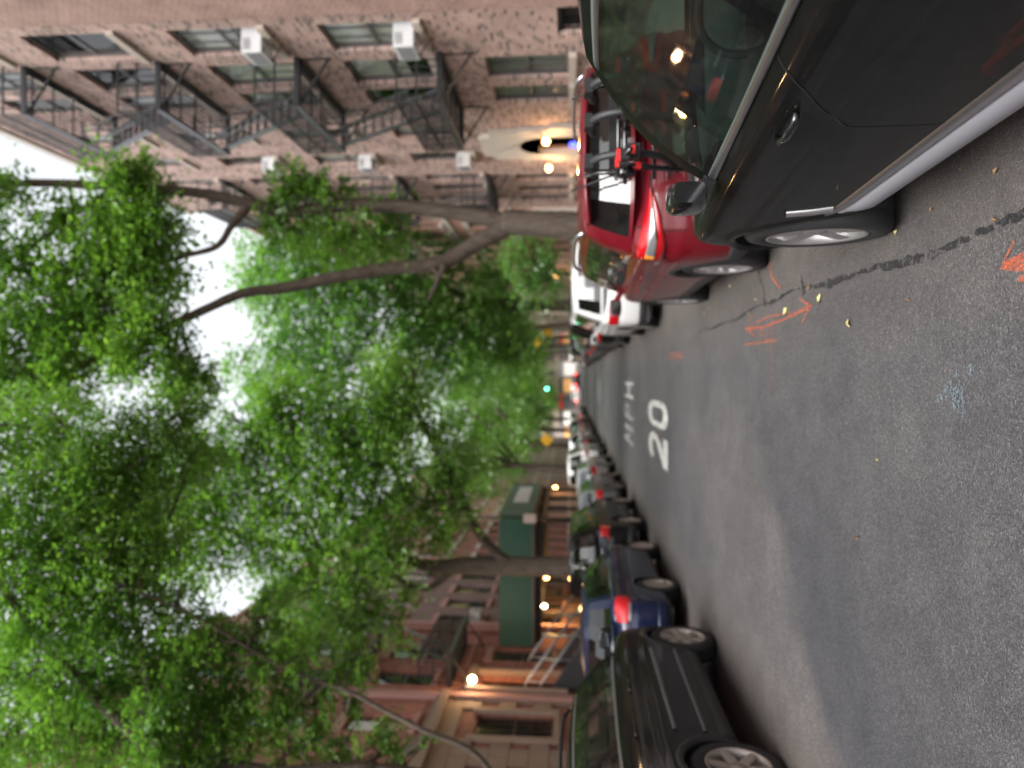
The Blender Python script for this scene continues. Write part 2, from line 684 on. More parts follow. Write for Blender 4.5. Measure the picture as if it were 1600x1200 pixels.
STONE_P = simple('stone_pink', (.40, .215, .19), .85, noise=.15, nscale=3, bump=.2)
SILL = simple('sill_stone', (.46, .39, .33), .8, noise=.15, nscale=6)
IRON = simple('iron_black', (.018, .018, .02), .5, metal=.2, noise=.3, nscale=20)
IRON_G = simple('iron_grey_sheen', (.13, .13, .14), .40, metal=.6, noise=.4, nscale=10)  # grey iron; on fire escapes the paler colour stands in for sky sheen
STEELP = simple('steel_pipe', (.30, .30, .31), .4, metal=.6)
FRAME = simple('window_frame', (.10, .095, .095), .5)
FRAME_B = simple('window_frame_brown', (.09, .05, .04), .5)
BLIND = simple('blind', (.55, .52, .45), .9)
BLIND_Y = simple('blind_yellow', (.62, .46, .22), .9)
BLIND_D = simple('blind_dim', (.25, .24, .23), .9)
ROOM = simple('room', (.02, .018, .017), .9)
LITROOM = emit('room_lit', (1.0, .50, .14), .55)
LITSHOP = emit('shop_warm', (1.0, .5, .18), .07)
WGLASS = glass('window_glass', (.75, .78, .78), 1.40, .05)
ACW = simple('ac_white', (.62, .62, .63), .5, noise=.06)
ACG = simple('ac_grille', (.30, .30, .31), .6)
SHED = simple('shed_green', (.022, .085, .062), .55, noise=.12, nscale=2)
SHED_P = simple('shed_green_pale', (.11, .18, .14), .6, noise=.15, nscale=2)
WOOD = simple('shed_timber', (.16, .09, .045), .8, noise=.3, nscale=5)
WHITE = simple('white_board', (.72, .72, .72), .6)
PINKB = simple('pale_sign', (.62, .52, .5), .6)
YELLOW = simple('sign_yellow', (.75, .42, .02), .5)
LAMPG = emit('lamp_glow', (1.0, .50, .16), 7)
LAMPW = emit('lamp_white', (1.0, .78, .48), 12)
BLUEG = emit('neon_blue', (.02, .03, 1.0), 5)
GREENG = emit('signal_green', (.10, 1.0, .55), 5)
REDG = emit('tail_glow', (1.0, .05, .04), 3)
WHITEG = emit('shop_light', (1.0, .93, .85), .06)
# vehicles
TYRE = simple('tyre', (.014, .014, .015), .8, noise=.3, nscale=40)
CHROME = simple('chrome', (.72, .72, .74), .22, metal=1)
CHROME_S = simple('satin_chrome', (.50, .50, .53), .38, metal=1)
ALLOY = simple('alloy', (.46, .45, .45), .35, metal=.8)
ALLOY_D = simple('alloy_dark', (.16, .155, .15), .45, metal=.6)
ALLOY_T = simple('alloy_dusty', (.40, .345, .31), .5, metal=.5)
PLASTIC = simple('black_plastic', (.020, .020, .022), .55)
GLOSSB = simple('gloss_black', (.008, .008, .009), .12, coat=.6)
SEAM = simple('panel_gap', (.003, .003, .003), .8)
INTER = simple('cabin_dark', (.028, .028, .03), .8)
INTER_G = simple('cabin_grey', (.065, .075, .075), .75)
CGLASS = glass('car_glass', (.34, .42, .38), 1.75, .015, dust=.05)
CGLASS_N = glass('car_glass_near', (.26, .34, .30), 1.42, .02, dust=.06)
CGLASS_D = glass('car_glass_tinted', (.05, .06, .06), 1.7, .03, dust=.03)
MIRR = simple('mirror_glass', (.10, .11, .11), .05, metal=1)
TAILR = simple('tail_lens_red', (.36, .004, .008), .15, coat=.4)
TAILE = emit('tail_lens_lit', (.36, .004, .009), .12)
LENSC = simple('lens_clear', (.26, .25, .26), .18, metal=.5, coat=.5)
AMBER = simple('lens_amber', (.75, .28, .04), .2, coat=.6)
STRAP = simple('strap_black', (.012, .012, .013), .7)
REDPLA = simple('rack_red', (.70, .03, .035), .35)
PLATE = simple('plate', (.62, .58, .42), .5)

# ------------------------------------------------------------------ ground, road, pavements
RK, LK = 2.98, -5.22            # kerb faces
RX, LX = 7.2, -9.8              # building lines
ROAD_END = 128.0
g = MB().box(-400, 400, -300, 700, -.5, -.03).build('ground', CONC)
tag(g, kind='structure')
road = MB()
road.add([(LK, -40, 0), (RK, -40, 0), (RK, ROAD_END, 0), (LK, ROAD_END, 0)], [(0, 1, 2, 3)])
road = road.build('road', ASPHALT)
tag(road, kind='structure')
av = MB().add([(-120, ROAD_END, .0), (120, ROAD_END, .0), (120, ROAD_END + 20, .0), (-120, ROAD_END + 20, .0)], [(0, 1, 2, 3)]).build('avenue', ASPHALT)
tag(av, kind='structure')
for nm, a, b, k in (('pavement', RK + .16, RX + .3, 1), ('pavement', LX - .3, LK - .16, -1)):
    pv = tag(MB().box(a, b, -40, ROAD_END - 3, -.04, .13).build(nm, CONC), kind='structure')
    kx = RK if k > 0 else LK - .16
    tag(MB().box(kx, kx + .16, -40, ROAD_END - 3, -.04, .138).build('kerb', KERB), kind='structure')


def ribbon(pts, w, z, mb=None):
    """flat band on the road along pts; w one width or one per point"""
    mb = mb or MB()
    pts = [Vector((p[0], p[1], 0)) for p in pts]
    ws = w if hasattr(w, '__len__') else [w] * len(pts)
    L, Rr = [], []
    for i, p in enumerate(pts):
        d = (pts[min(i + 1, len(pts) - 1)] - pts[max(i - 1, 0)]).normalized()
        nrm = Vector((-d.y, d.x, 0)) * ws[i] / 2
        L.append((p.x + nrm.x, p.y + nrm.y, z))
        Rr.append((p.x - nrm.x, p.y - nrm.y, z))
    mb.grid([L, Rr], smooth=False)
    return mb


def road_glyph(strokes, x0, y0, w, h, t, name, mat=None):
    """strokes: polylines in a unit square, drawn with a band of t (share of the width)"""
    mb = MB()
    for k, st in enumerate(strokes):
        b = ribbon([(a * w, c * w * 1.0) for a, c in st], t * w, 0)
        mb.add([(x0 + v[0], y0 + v[1] / w * h, .004 + .0012 * k) for v in b.v], b.f)
    return mb.build(name, mat or WHITEP, road)


def arc(cx, cy, rx, ry, a0, a1, n=12):
    return [(cx + rx * math.cos(R(a0 + (a1 - a0) * i / n)), cy + ry * math.sin(R(a0 + (a1 - a0) * i / n))) for i in range(n + 1)]


TWO = [arc(.5, .70, .38, .20, 170, 0, 10) + [(.86, .58), (.70, .42), (.35, .22), (.13, .09)], [(.04, .08), (.97, .08)]]
ZERO = [arc(.5, .72, .36, .2, 0, 180, 10) + arc(.5, .28, .36, .2, 180, 360, 10) + [(.86, .72), (.86, .73)]]
road_glyph(TWO, -1.66, 13.0, .56, 2.95, .22, 'road_numeral')
road_glyph(ZERO, -.98, 13.0, .54, 2.95, .22, 'road_numeral')
EM = [[(.1, 0), (.1, 1)], [(.1, .98), (.5, .35), (.9, .98)], [(.9, 0), (.9, 1)]]
PE = [[(.14, 0), (.14, 1)], [(.14, .92)] + arc(.5, .72, .36, .2, 90, -90, 8) + [(.14, .52)]]
HA = [[(.12, 0), (.12, 1)], [(.88, 0), (.88, 1)], [(.12, .5), (.88, .5)]]
for gl, x0, mm_ in ((EM, -1.86, WHITEF), (PE, -1.2, WHITEF), (HA, -.60, WHITEP)):
    road_glyph(gl, x0, 19.9, .48, 3.0, .17, 'road_letter', mm_)
for x0 in (-1.28, -.72):
    road_glyph([[(.1, .1), (.1, .9)], [(.1, .15), (.9, .15)], [(.9, .1), (.9, .9)]], x0, 41, .46, 2.6, .2, 'faded_road_letter', WHITEF)

# sealed crack along the trench edge, and its cross cracks
rnd = random.Random(4)
pts, ws = [], []
y = 1.3
while y < 9.6:
    pts.append((.62 + .03 * math.sin(y * 1.3) + .012 * math.sin(y * 4.7) + rnd.uniform(-.007, .007), y))
    ws.append(max(.012, (.042 if y < 5.0 else .024) * (1 + .4 * math.sin(y * 5.3)) * rnd.uniform(.75, 1.2)))
    y += .05
ribbon(pts, ws, .004).build('tar_seam', TAR, road)
c = [(.62, 6.55), (.70, 6.62), (.76, 6.60), (.86, 6.72), (.98, 6.80), (1.2, 6.86), (1.6, 7.0), (2.3, 7.02)]
ribbon(c, [.035, .028, .03, .02, .024, .02, .02, .02], .0052).build('tar_seam', TAR, road)
ribbon([(.60, 5.5), (.66, 5.52), (.71, 5.56), (.75, 5.55)], [.05, .04, .03, .01], .0052).build('tar_seam', TAR, road)
ribbon([(-.5, 10.6), (-.42, 10.62), (-.2, 10.6), (.1, 10.66), (.45, 10.62), (.62, 9.6)], [.01, .02, .015, .02, .015, .02], .0052).build('tar_seam', TAR, road)

# surveyor's orange spray marks
def spray(name, lines, mat=ORANGE, z=.0045):
    mb = MB()
    for k, (p, w) in enumerate(lines):
        b = ribbon(p, [q * .72 for q in w] if hasattr(w, '__len__') else w * .72, z + k * .0009)
        mb.add(b.v, b.f)
    return mb.build(name, mat, road)


spray('spray_arrow', [([(.47, 7.25), (.44, 6.6), (.46, 6.0), (.50, 5.38)], [.05, .035, .03, .05]), ([(.38, 6.9), (.475, 7.28), (.58, 6.98)], [.03, .055, .03]), ([(.40, 5.55), (.50, 5.33), (.585, 5.6)], [.035, .055, .03]), ([(.50, 6.9), (.52, 6.4), (.50, 5.8)], [.02, .02, .015])])
spray('spray_mark', [([(.32, 7.35), (.31, 6.2)], [.03, .045]), ([(.50, 6.33), (.06, 6.33), (-.14, 6.35)], [.04, .03, .02]), ([(.42, 6.48), (.29, 6.48)], .025), ([(.40, 6.75), (.36, 6.55), (.44, 6.62), (.40, 6.75)], [.02, .03, .03, .02])], ORANGE_F)
spray('spray_mark', [([(.30 + .05 * (i % 2), 11.2 + i * .28) for i in range(7)], .06), ([(.38, 11.3), (.40, 12.8)], .04)], ORANGE_F)
spray('spray_mark', [([(.72, 6.1), (.85, 6.35), (.97, 6.42)], [.035, .05, .05])])
spray('spray_arrow', [([(.44, 3.02), (.455, 2.86), (.47, 2.55), (.45, 2.2)], [.04, .06, .045, .04]), ([(.52, 2.96), (.44, 3.04), (.40, 2.86), (.38, 2.7)], [.03, .06, .04, .03]), ([(.375, 2.93), (.35, 2.78), (.36, 2.55)], [.035, .04, .03])])
spray('spray_mark', [([(.40, 2.1), (.62, 1.9), (.70, 1.6)], [.045, .04, .03])])
mb = MB()
for i in range(26):
    a, r = rnd.uniform(0, 6.28), abs(rnd.gauss(0, .07))
    cx, cy, s = -.07 + r * math.cos(a), 3.4 + 1.3 * r * math.sin(a), rnd.uniform(.012, .04)
    mb.add([(cx + s * math.cos(t) * rnd.uniform(.6, 1.1), cy + s * math.sin(t) * rnd.uniform(.6, 1.1), .004 + i * .00012) for t in [k * 1.0472 for k in range(6)]], [(0, 1, 2, 3, 4, 5)])
mb.build('paint_spatter', BLUEP, road)

# fallen leaves
LEAF_Y = simple('fallen_leaf', (.55, .47, .20), .7)
LEAF_O = simple('fallen_leaf_brown', (.26, .15, .06), .7)
def fallen(x, y, s, rz, mat, label):
    mb = MB()
    h = .012
    mb.add([(0, -s, .006), (s * .42, -s * .2, h + .006), (s * .3, s * .5, h), (0, s, .008), (-s * .35, s * .4, h + .01), (-s * .4, -s * .25, h)], [(0, 1, 2, 3), (0, 3, 4, 5)])
    o = mb.build('fallen_leaf', mat)
    o.location = (x, y, .002)
    o.rotation_euler = (0, 0, rz)
    tag(o, label, 'leaf', 'leaves fallen on the road')
fallen(.52, 5.95, .055, .5, LEAF_Y, 'largest pale yellow leaf lying between the sealed crack and the orange double arrow')
fallen(.53, 5.15, .045, 1.2, LEAF_Y, 'pale yellow leaf lying just past the tip of the orange double arrow')
fallen(.33, 4.62, .035, 2.2, LEAF_Y, 'small cream leaf lying alone on the open road below the orange arrow')
rl = random.Random(12)
for i in range(46):
    Y = rl.uniform(2.2, 10)
    x = rl.gauss(.74, .14) if rl.random() < .8 else rl.uniform(-1.5, .5)
    fallen(x, Y, rl.uniform(.008, .022), rl.uniform(0, 6), LEAF_O if rl.random() < .85 else LEAF_Y, 'tiny brown or yellow leaf scrap lying on the asphalt')

# ------------------------------------------------------------------ buildings
class Facade:
    """street front in a plane of constant X; nx = -1 faces the street from the right, +1 from the left"""
    def __init__(s, name, label, X, nx, y0, y1, h, wall, depth=9, cornice=None, base_z=.1):
        s.X, s.nx, s.y0, s.y1, s.h, s.wall, s.depth = X, nx, y0, y1, h, wall, depth
        s.root = empty(name, (X, (y0 + y1) / 2, .0), 0, label, 'building')
        s.oy = (y0 + y1) / 2
        s.open = []
        s.base_z = base_z
        s.cornice = cornice

    def P(s, out, y, z):
        return (s.nx * out, y - s.oy, z)

    def bx(s, mb, o0, o1, y0, y1, z0, z1, mi=0):
        return mb.box(s.nx * o0, s.nx * o1, y0 - s.oy, y1 - s.oy, z0, z1, mi)

    def opening(s, y0, y1, z0, z1):
        s.open.append((y0, y1, z0, z1))

    def window(s, y0, y1, z0, z1, sill=SILL, blind=None, frame=FRAME, bars=0, panes=2, lintel=None, simple_=False, sillout=.09, blindfrac=1.0):
        s.opening(y0, y1, z0, z1)
        rec = -.085
        fw = .075
        mb = MB()
        for a, b, c, d in ((y0, y0 + fw, z0, z1), (y1 - fw, y1, z0, z1), (y0 + fw, y1 - fw, z0, z0 + fw), (y0 + fw, y1 - fw, z1 - fw, z1)):
            s.bx(mb, rec - .06, rec, a, b, c, d)
        zm = (z0 + z1) / 2
        if panes >= 2:
            s.bx(mb, rec - .05, rec - .005, y0 + fw, y1 - fw, zm - .03, zm + .03)
        for k in range(bars):
            yb = y0 + (y1 - y0) * (k + 1) / (bars + 1)
            s.bx(mb, rec - .045, rec - .01, yb - .02, yb + .02, z0 + fw, z1 - fw)
        w = mb.build('window', frame, s.root)
        zz = [(z0 + fw, zm - .03), (zm + .03, z1 - fw)] if panes >= 2 else [(z0 + fw, z1 - fw)]
        for i, (a, b) in enumerate(zz):
            o = rec - (.035 if i == 0 else .022)
            pm = MB().add([s.P(o, y0 + fw, a), s.P(o, y1 - fw, a), s.P(o, y1 - fw, b), s.P(o, y0 + fw, b)], [(0, 1, 2, 3)])
            pm.build('pane', WGLASS, w)
        if blind:
            zb = z1 - (z1 - z0) * blindfrac
            bm_ = MB()
            s.bx(bm_, rec - .085, rec - .07, y0 + .03, y1 - .03, zb, z1)
            bm_.build('blind', blind, w)
        if sill:
            sm = MB()
            s.bx(sm, -.15, sillout, y0 - .1, y1 + .1, z0 - .17, z0 - .003)
            sm.build('sill', sill, w)
        if lintel:
            sm = MB()
            s.bx(sm, -.12, .025, y0 - .14, y1 + .14, z1 + .003, z1 + .27)
            sm.build('lintel', lintel, w)
        return w

    def finish(s, roof=True):
        ys = sorted({s.y0, s.y1} | {a for o in s.open for a in o[:2]})
        zs = sorted({s.base_z, s.h} | {a for o in s.open for a in o[2:]})
        mb = MB()
        for i in range(len(ys) - 1):
            for j in range(len(zs) - 1):
                cy, cz = (ys[i] + ys[i + 1]) / 2, (zs[j] + zs[j + 1]) / 2
                if any(a < cy < b and c < cz < d for a, b, c, d in s.open): continue
                mb.add([s.P(0, ys[i], zs[j]), s.P(0, ys[i + 1], zs[j]), s.P(0, ys[i + 1], zs[j + 1]), s.P(0, ys[i], zs[j + 1])], [(0, 1, 2, 3)])
        for a, b, c, d in s.open:
            q = -.2
            for e in (((a, c), (a, d)), ((b, c), (b, d)), ((a, c), (b, c)), ((a, d), (b, d))):
                (ya, za), (yb, zb) = e
                mb.add([s.P(0, ya, za), s.P(0, yb, zb), s.P(q, yb, zb), s.P(q, ya, za)], [(0, 1, 2, 3)])
        D = -s.depth
        mb.add([s.P(0, s.y0, s.base_z), s.P(0, s.y0, s.h), s.P(D, s.y0, s.h), s.P(D, s.y0, s.base_z)], [(0, 1, 2, 3)])
        mb.add([s.P(0, s.y1, s.base_z), s.P(0, s.y1, s.h), s.P(D, s.y1, s.h), s.P(D, s.y1, s.base_z)], [(0, 1, 2, 3)])
        mb.add([s.P(D, s.y0, s.base_z), s.P(D, s.y1, s.base_z), s.P(D, s.y1, s.h), s.P(D, s.y0, s.h)], [(0, 1, 2, 3)])
        mb.add([s.P(0, s.y0, s.h), s.P(0, s.y1, s.h), s.P(D, s.y1, s.h), s.P(D, s.y0, s.h)], [(0, 1, 2, 3)])
        mb.build('wall', s.wall, s.root, fixn=False)
        im = MB()
        im.add([s.P(-.9, s.y0 + .1, s.base_z), s.P(-.9, s.y1 - .1, s.base_z), s.P(-.9, s.y1 - .1, s.h - .2), s.P(-.9, s.y0 + .1, s.h - .2)], [(0, 1, 2, 3)])
        im.build('interior', ROOM, s.root, fixn=False)
        if s.cornice:
            cm = MB()
            s.bx(cm, .002, .18, s.y0, s.y1, s.h - .55, s.h - .32)
            s.bx(cm, .002, .42, s.y0, s.y1, s.h - .32, s.h - .12)
            s.bx(cm, .002, .30, s.y0, s.y1, s.h - .12, s.h + .06)
            yy = s.y0 + .3
            while yy < s.y1 - .3:
                s.bx(cm, .18, .36, yy, yy + .14, s.h - .53, s.h - .325)
                yy += .8
            cm.build('cornice', s.cornice, s.root)
        return s


def ac_unit(X, nx, yc, z, label, wdt=.62):
    root = empty('window_air_conditioner', (X, yc, z), 0, label, 'air conditioner', 'window air conditioners')
    a = MB()
    h = .42
    a.box(nx * -.18, nx * .40, -wdt / 2, wdt / 2, .0, h)
    a.build('case', ACW, root)
    gmb = MB()
    for k in range(7):
        z0 = .05 + k * .048
        gmb.box(nx * .402, nx * .412, -wdt / 2 + .05, wdt / 2 - .05, z0, z0 + .026)
    gmb.build('grille', ACG, root)
    g2 = MB()
    for s_ in (-1, 1):
        for k in range(4):
            g2.box(nx * .1, nx * .34, s_ * (wdt / 2 + .001), s_ * (wdt / 2 + .008), .24 + k * .04, .258 + k * .04)
    g2.build('side_louvre', ACG, root)
    for s_ in (-1, 1):
        MB().bar((nx * .36, s_ * wdt * .35, -.004), (nx * .0, s_ * wdt * .35, -.26), .025, .02).build('bracket', IRON_G, root)
    return root


def fire_escape(X, nx, y0, y1, levels, outx, label, stair_up=1, mat=IRON, ladder=True):
    """levels = platform heights; stairs rise along +Y"""
    root = empty('fire_escape', (X, (y0 + y1) / 2, levels[0]), 0, label, 'fire escape', 'fire escapes on the street fronts')
    oy, oz = (y0 + y1) / 2, levels[0]
    def P(o, y, z): return (nx * o, y - oy, z - oz)
    tread_me = None
    for li, z in enumerate(levels):
        pm = MB()
        pm.bar(P(.03, y0, z - .05), P(.03, y1, z - .05), .05, .12)
        MB().bar(P(outx - .02, y0 + .03, z - .05), P(outx - .02, y1 - .03, z - .05), .05, .13).build('edge_beam', IRON_G, root)  # lighter than the platform: sky reflection put into the beam's colour
        for yy in (y0, y1):
            pm.bar(P(.0, yy, z - .05), P(outx, yy, z - .05), .05, .12)
        k = 0
        hole = (y1 - 1.15, y1 - .15) if li > 0 else (0, 0)
        o = .10
        while o < outx - .05:
            if li > 0 and o > outx * .42:
                pm.bar(P(o, y0, z), P(o, hole[0], z), .04, .02)
            else:
                pm.bar(P(o, y0, z), P(o, y1, z), .04, .02)
            o += .105
        for yy in np.linspace(y0 + .3, y1 - .3, 5):
            if li == 0 or yy < hole[0]:
                pm.bar(P(0, yy, z - .03), P(outx, yy, z - .03), .02, .04)
        pm.build('platform', mat, root)
        rm = MB()
        hgt = .92
        for zz in (hgt, hgt * .5):
            rm.bar(P(outx, y0, z + zz), P(outx, y1, z + zz), .03, .04)
            for yy in (y0, y1):
                rm.bar(P(0, yy, z + zz), P(outx, yy, z + zz), .03, .04)
        n = int((y1 - y0) / .13)
        for k in range(n + 1):
            yy = y0 + (y1 - y0) * k / n
            rm.bar(P(outx, yy, z), P(outx, yy, z + hgt), .024, .024)
        for yy in (y0, y1):
            for k in range(1, 7):
                rm.bar(P(outx * k / 7, yy, z), P(outx * k / 7, yy, z + hgt), .024, .024)
        rm.build('railing', mat, root)
        for yy in (y0 + .12, y1 - .12):
            b = MB()
            b.bar(P(outx * .9, yy, z - .1), P(0, yy, z - .75), .04, .05)
            b.bar(P(0, yy, z - .8), P(0.0, yy, z - .02), .05, .05)
            b.build('bracket', mat, root)
        if li < len(levels) - 1:
            zt = levels[li + 1]
            ya, yb = y0 + .75, y1 - .2
            sm = MB()
            o0, o1 = outx * .48, outx - .1
            for o in (o0, o1):
                sm.bar(P(o, ya, z), P(o, yb, zt), .03, .16)
                sm.bar(P(o, ya, z + .8), P(o, yb - .1, zt + .75), .025, .025)
                for k in range(1, 5):
                    t = k / 5
                    sm.bar(P(o, ya + (yb - ya) * t, z + (zt - z) * t), P(o, ya + (yb - ya) * t, z + (zt - z) * t + .8), .016, .016)
            st = sm.build('stair', IRON_G, root)  # paler stair colour paints in the reflected sky
            nt = 11
            for k in range(1, nt):
                t = k / nt
                p = P((o0 + o1) / 2, ya + (yb - ya) * t, z + (zt - z) * t)
                if tread_me is None:
                    tb = MB().box(-(o1 - o0) / 2 + .016, (o1 - o0) / 2 - .016, -.09, .09, -.012, .012)
                    to = tb.build('tread', IRON_G, st)
                    to.location = p
                    tread_me = to.data
                else:
                    link_mesh('tread', tread_me, st, p)
    return root


def wall_lamp(X, nx, y, z, out_, label, col=(1.0, .62, .28), watt=18, r=.10, mat=None):
    root = empty('wall_lamp', (X, y, z), 0, label, 'lamp', 'lit lamps on the house fronts')
    a = MB()
    a.bar((0, 0, .12), (nx * out_, 0, .16), .03, .03)
    a.box(nx * .0, nx * .03, -.07, .07, .0, .25)
    a.build('arm', IRON, root)
    b = MB()
    b.lathe([(.002, -r * 1.1), (r * .62, -r * .95), (r, -r * .2), (r * .92, r * .5), (r * .5, r), (.002, r * 1.05)], (nx * out_, 0, 0), 'z', 14)
    b.build('globe', mat or LAMPG, root)
    c = MB()
    c.lathe([(.002, r * 1.06 + .07), (r * .6, r * 1.06 + .02), (r * .95, r * .9)], (nx * out_, 0, 0), 'z', 12)
    c.build('cap', IRON, root)
    ld = bpy.data.lights.new('lamp_light', 'POINT')
    ld.energy = watt
    ld.color = col
    ld.shadow_soft_size = r
    lo = bpy.data.objects.new('lamp_light', ld)
    COL.objects.link(lo)
    lo.parent = root
    lo.location = (nx * (out_ + r + .03), 0, -.02)
    return root


# --- right 1: the mottled brick apartment house with fire escapes
rw = random.Random(3)
F = Facade('apartment_house', 'mottled pink and brown brick apartment house with fire escapes and pale arched entrance', RX, -1, 14.15, 31.0, 18.3, BR_R1, cornice=None)
_c = MB(); F.bx(_c, .004, .07, 14.17, 30.98, 18.05, 18.33); _c.build('coping', STONE_L, F.root)
cols = [(14.72, 15.95), (16.45, 17.75), (18.15, 19.2), (20.95, 21.85), (23.35, 24.35), (25.85, 26.65), (27.3, 28.1), (28.9, 29.7)]
ac_at = {(0, 0), (0, 1), (4, 0), (4, 1), (4, 2)}
for k in range(4):
    zs_ = 4.88 + 3.22 * k
    for c_, (a, b) in enumerate(cols):
        bl = rw.choice([BLIND, BLIND, BLIND_D, None])
        if c_ in (0, 1) and k < 2: bl = BLIND
        if c_ == 2: bl = BLIND_D if k else None
        F.window(a, b, zs_, zs_ + 1.98, blind=bl, blindfrac=rw.uniform(.5, 1), bars=2 if (c_ == 0 and k < 2) else 0)
for a, b, bl in ((16.5, 17.7, BLIND_D), (18.2, 19.25, BLIND_D), (26.1, 26.9, None), (27.7, 28.5, None), (29.2, 29.95, None)):
    F.window(a, b, 1.72, 3.62, blind=bl, sill=SILL, bars=1 if a < 17 else 0, sillout=.12)
F.opening(14.4, 15.5, .55, 1.95)      # dark basement window
gm = MB()
for k in range(7):
    F.bx(gm, -.12, -.09, 14.43 + k * .17, 14.46 + k * .17, .55, 1.95)
F.bx(gm, -.13, -.08, 14.4, 15.5, 1.2, 1.25)
F.bx(gm, -.13, -.08, 14.4, 15.5, 1.86, 1.95)
gm.build('basement_grille', IRON, F.root)
gm = MB()
F.bx(gm, -.35, -.3, 14.7, 15.3, .55, 1.8)
gm.build('basement_shutter', FRAME_B, F.root)
# entrance with stone surround
F.opening(21.55, 23.55, .12, 3.25)
sm = MB()
def arch_pts(ya, yb, zsp, zt, n=12):
    c_, r_ = (ya + yb) / 2, (yb - ya) / 2
    return [(c_ + r_ * math.cos(math.pi - math.pi * i / n), zsp + (zt - zsp) * math.sin(math.pi * i / n)) for i in range(n + 1)]
ap = arch_pts(21.75, 23.35, 2.45, 3.22)
outer = [(20.95, .13), (20.95, 2.3), (21.1, 2.3), (21.1, 3.2), (21.3, 3.2), (21.3, 4.05), (21.6, 4.05), (21.75, 4.40), (23.35, 4.40), (23.5, 4.05), (23.8, 4.05), (23.8, 3.2), (24.0, 3.2), (24.0, 2.3), (24.15, 2.3), (24.15, .13)]
poly = [(y_ - F.oy, z_) for y_, z_ in outer] + [(y_ - F.oy, z_) for y_, z_ in ([(23.35, .13)] + ap[::-1] + [(21.75, .13)])]
sb = bmesh.new()
vs = [sb.verts.new((-.14, a, b)) for a, b in poly]
face = sb.faces.new(vs)
bmesh.ops.triangulate(sb, faces=[face])
ex = bmesh.ops.extrude_face_region(sb, geom=sb.faces[:])
bmesh.ops.translate(sb, verts=[v for v in ex['geom'] if isinstance(v, bmesh.types.BMVert)], vec=(.2, 0, 0))
bmesh.ops.recalc_face_normals(sb, faces=sb.faces)
me = bpy.data.meshes.new('entrance_surround')
sb.to_mesh(me); sb.free()
me.materials.append(STONE_L)
link_mesh('entrance_surround', me, F.root)
dm = MB()
F.bx(dm, -.62, -.55, 21.76, 23.34, .13, 2.42)
door = dm.build('entrance_door', simple('door_wood', (.16, .075, .03), .45, noise=.3, nscale=6), F.root)
dm = MB()
for a in (21.92, 22.62):
    dm.add([F.P(-.545, a, .9), F.P(-.545, a + .56, .9), F.P(-.545, a + .56, 2.3), F.P(-.545, a, 2.3)], [(0, 1, 2, 3)])
dm.build('door_glass', LITROOM, door)
dm = MB()
F.bx(dm, -.53, -.5, 22.4, 22.75, 1.55, 1.95)
dm.build('notice', WHITE, door)
dm = MB()
c_ = [(a - F.oy, b) for a, b in arch_pts(21.76, 23.34, 2.44, 3.2)]
dm.add([(.6, a, b) for a, b in c_], [tuple(range(len(c_)))])
dm.build('fanlight', emit('fanlight_glow', (1.0, .5, .15), .5), F.root)
F.finish()
nb = empty('neon_sign', (RX - .12, 22.15, 1.32), 0, 'small round blue glowing sign beside the arched entrance door', 'sign')
MB().lathe([(.002, -.14), (.17, -.14), (.17, -.08), (.002, -.08)], (0, 0, .22), 'x', 16).build('disc', BLUEG, nb)
MB().lathe([(.03, -1.19), (.03, .15)], (-.06, 0, 0), 'z', 8).add([], []).build('post', IRON, nb)
# plain brick pier / neighbour towards the viewer
F0 = Facade('brick_house', 'plain red brick house beside the mottled apartment house', RX - .10, -1, -6.0, 14.14, 17.0, BR_R0, cornice=STONE_B)
for k in range(5):
    for c_ in range(7):
        a = -4.6 + c_ * 2.6
        F0.window(a, a + 1.1, 1.7 + 3.1 * k, 3.6 + 3.1 * k, blind=rw.choice([BLIND, BLIND_D, None]))
F0.finish()
acn = [('upper white box air conditioner in the window beside the red brick pier', 0, 1), ('white box air conditioner in the window below, beside the red brick pier', 0, 0)]
ac_unit(RX, -1, 15.28, 8.12, acn[0][0], .66)
ac_unit(RX, -1, 15.28, 4.90, acn[1][0], .66)
ac_unit(RX, -1, 23.8, 4.90, 'white air conditioner above the arched entrance, lowest of its column')
ac_unit(RX, -1, 23.8, 8.12, 'white air conditioner above the arched entrance, middle of its column')
ac_unit(RX, -1, 23.8, 11.34, 'white air conditioner above the arched entrance, top of its column')
LV = [4.62 + 3.24 * k for k in range(4)]
fire_escape(RX, -1, 16.15, 19.6, LV, 1.10, 'black iron fire escape with steep stairs beside the arched entrance')
fire_escape(RX, -1, 26.0, 29.3, LV, 1.05, 'black iron fire escape half hidden behind the forked street tree')
wall_lamp(RX - .06, -1, 21.25, 2.38, .34, 'lit lantern on the pier of the arched entrance nearer the fire escape with stairs', watt=26, r=.10)
wall_lamp(RX - .06, -1, 23.95, 2.38, .34, 'lit lantern on the pier of the arched entrance nearer the forked tree', watt=26, r=.10)
wall_lamp(RX, -1, 25.3, 1.32, .22, 'small low lit lamp between the arched entrance and the ground floor windows', watt=8, r=.08)


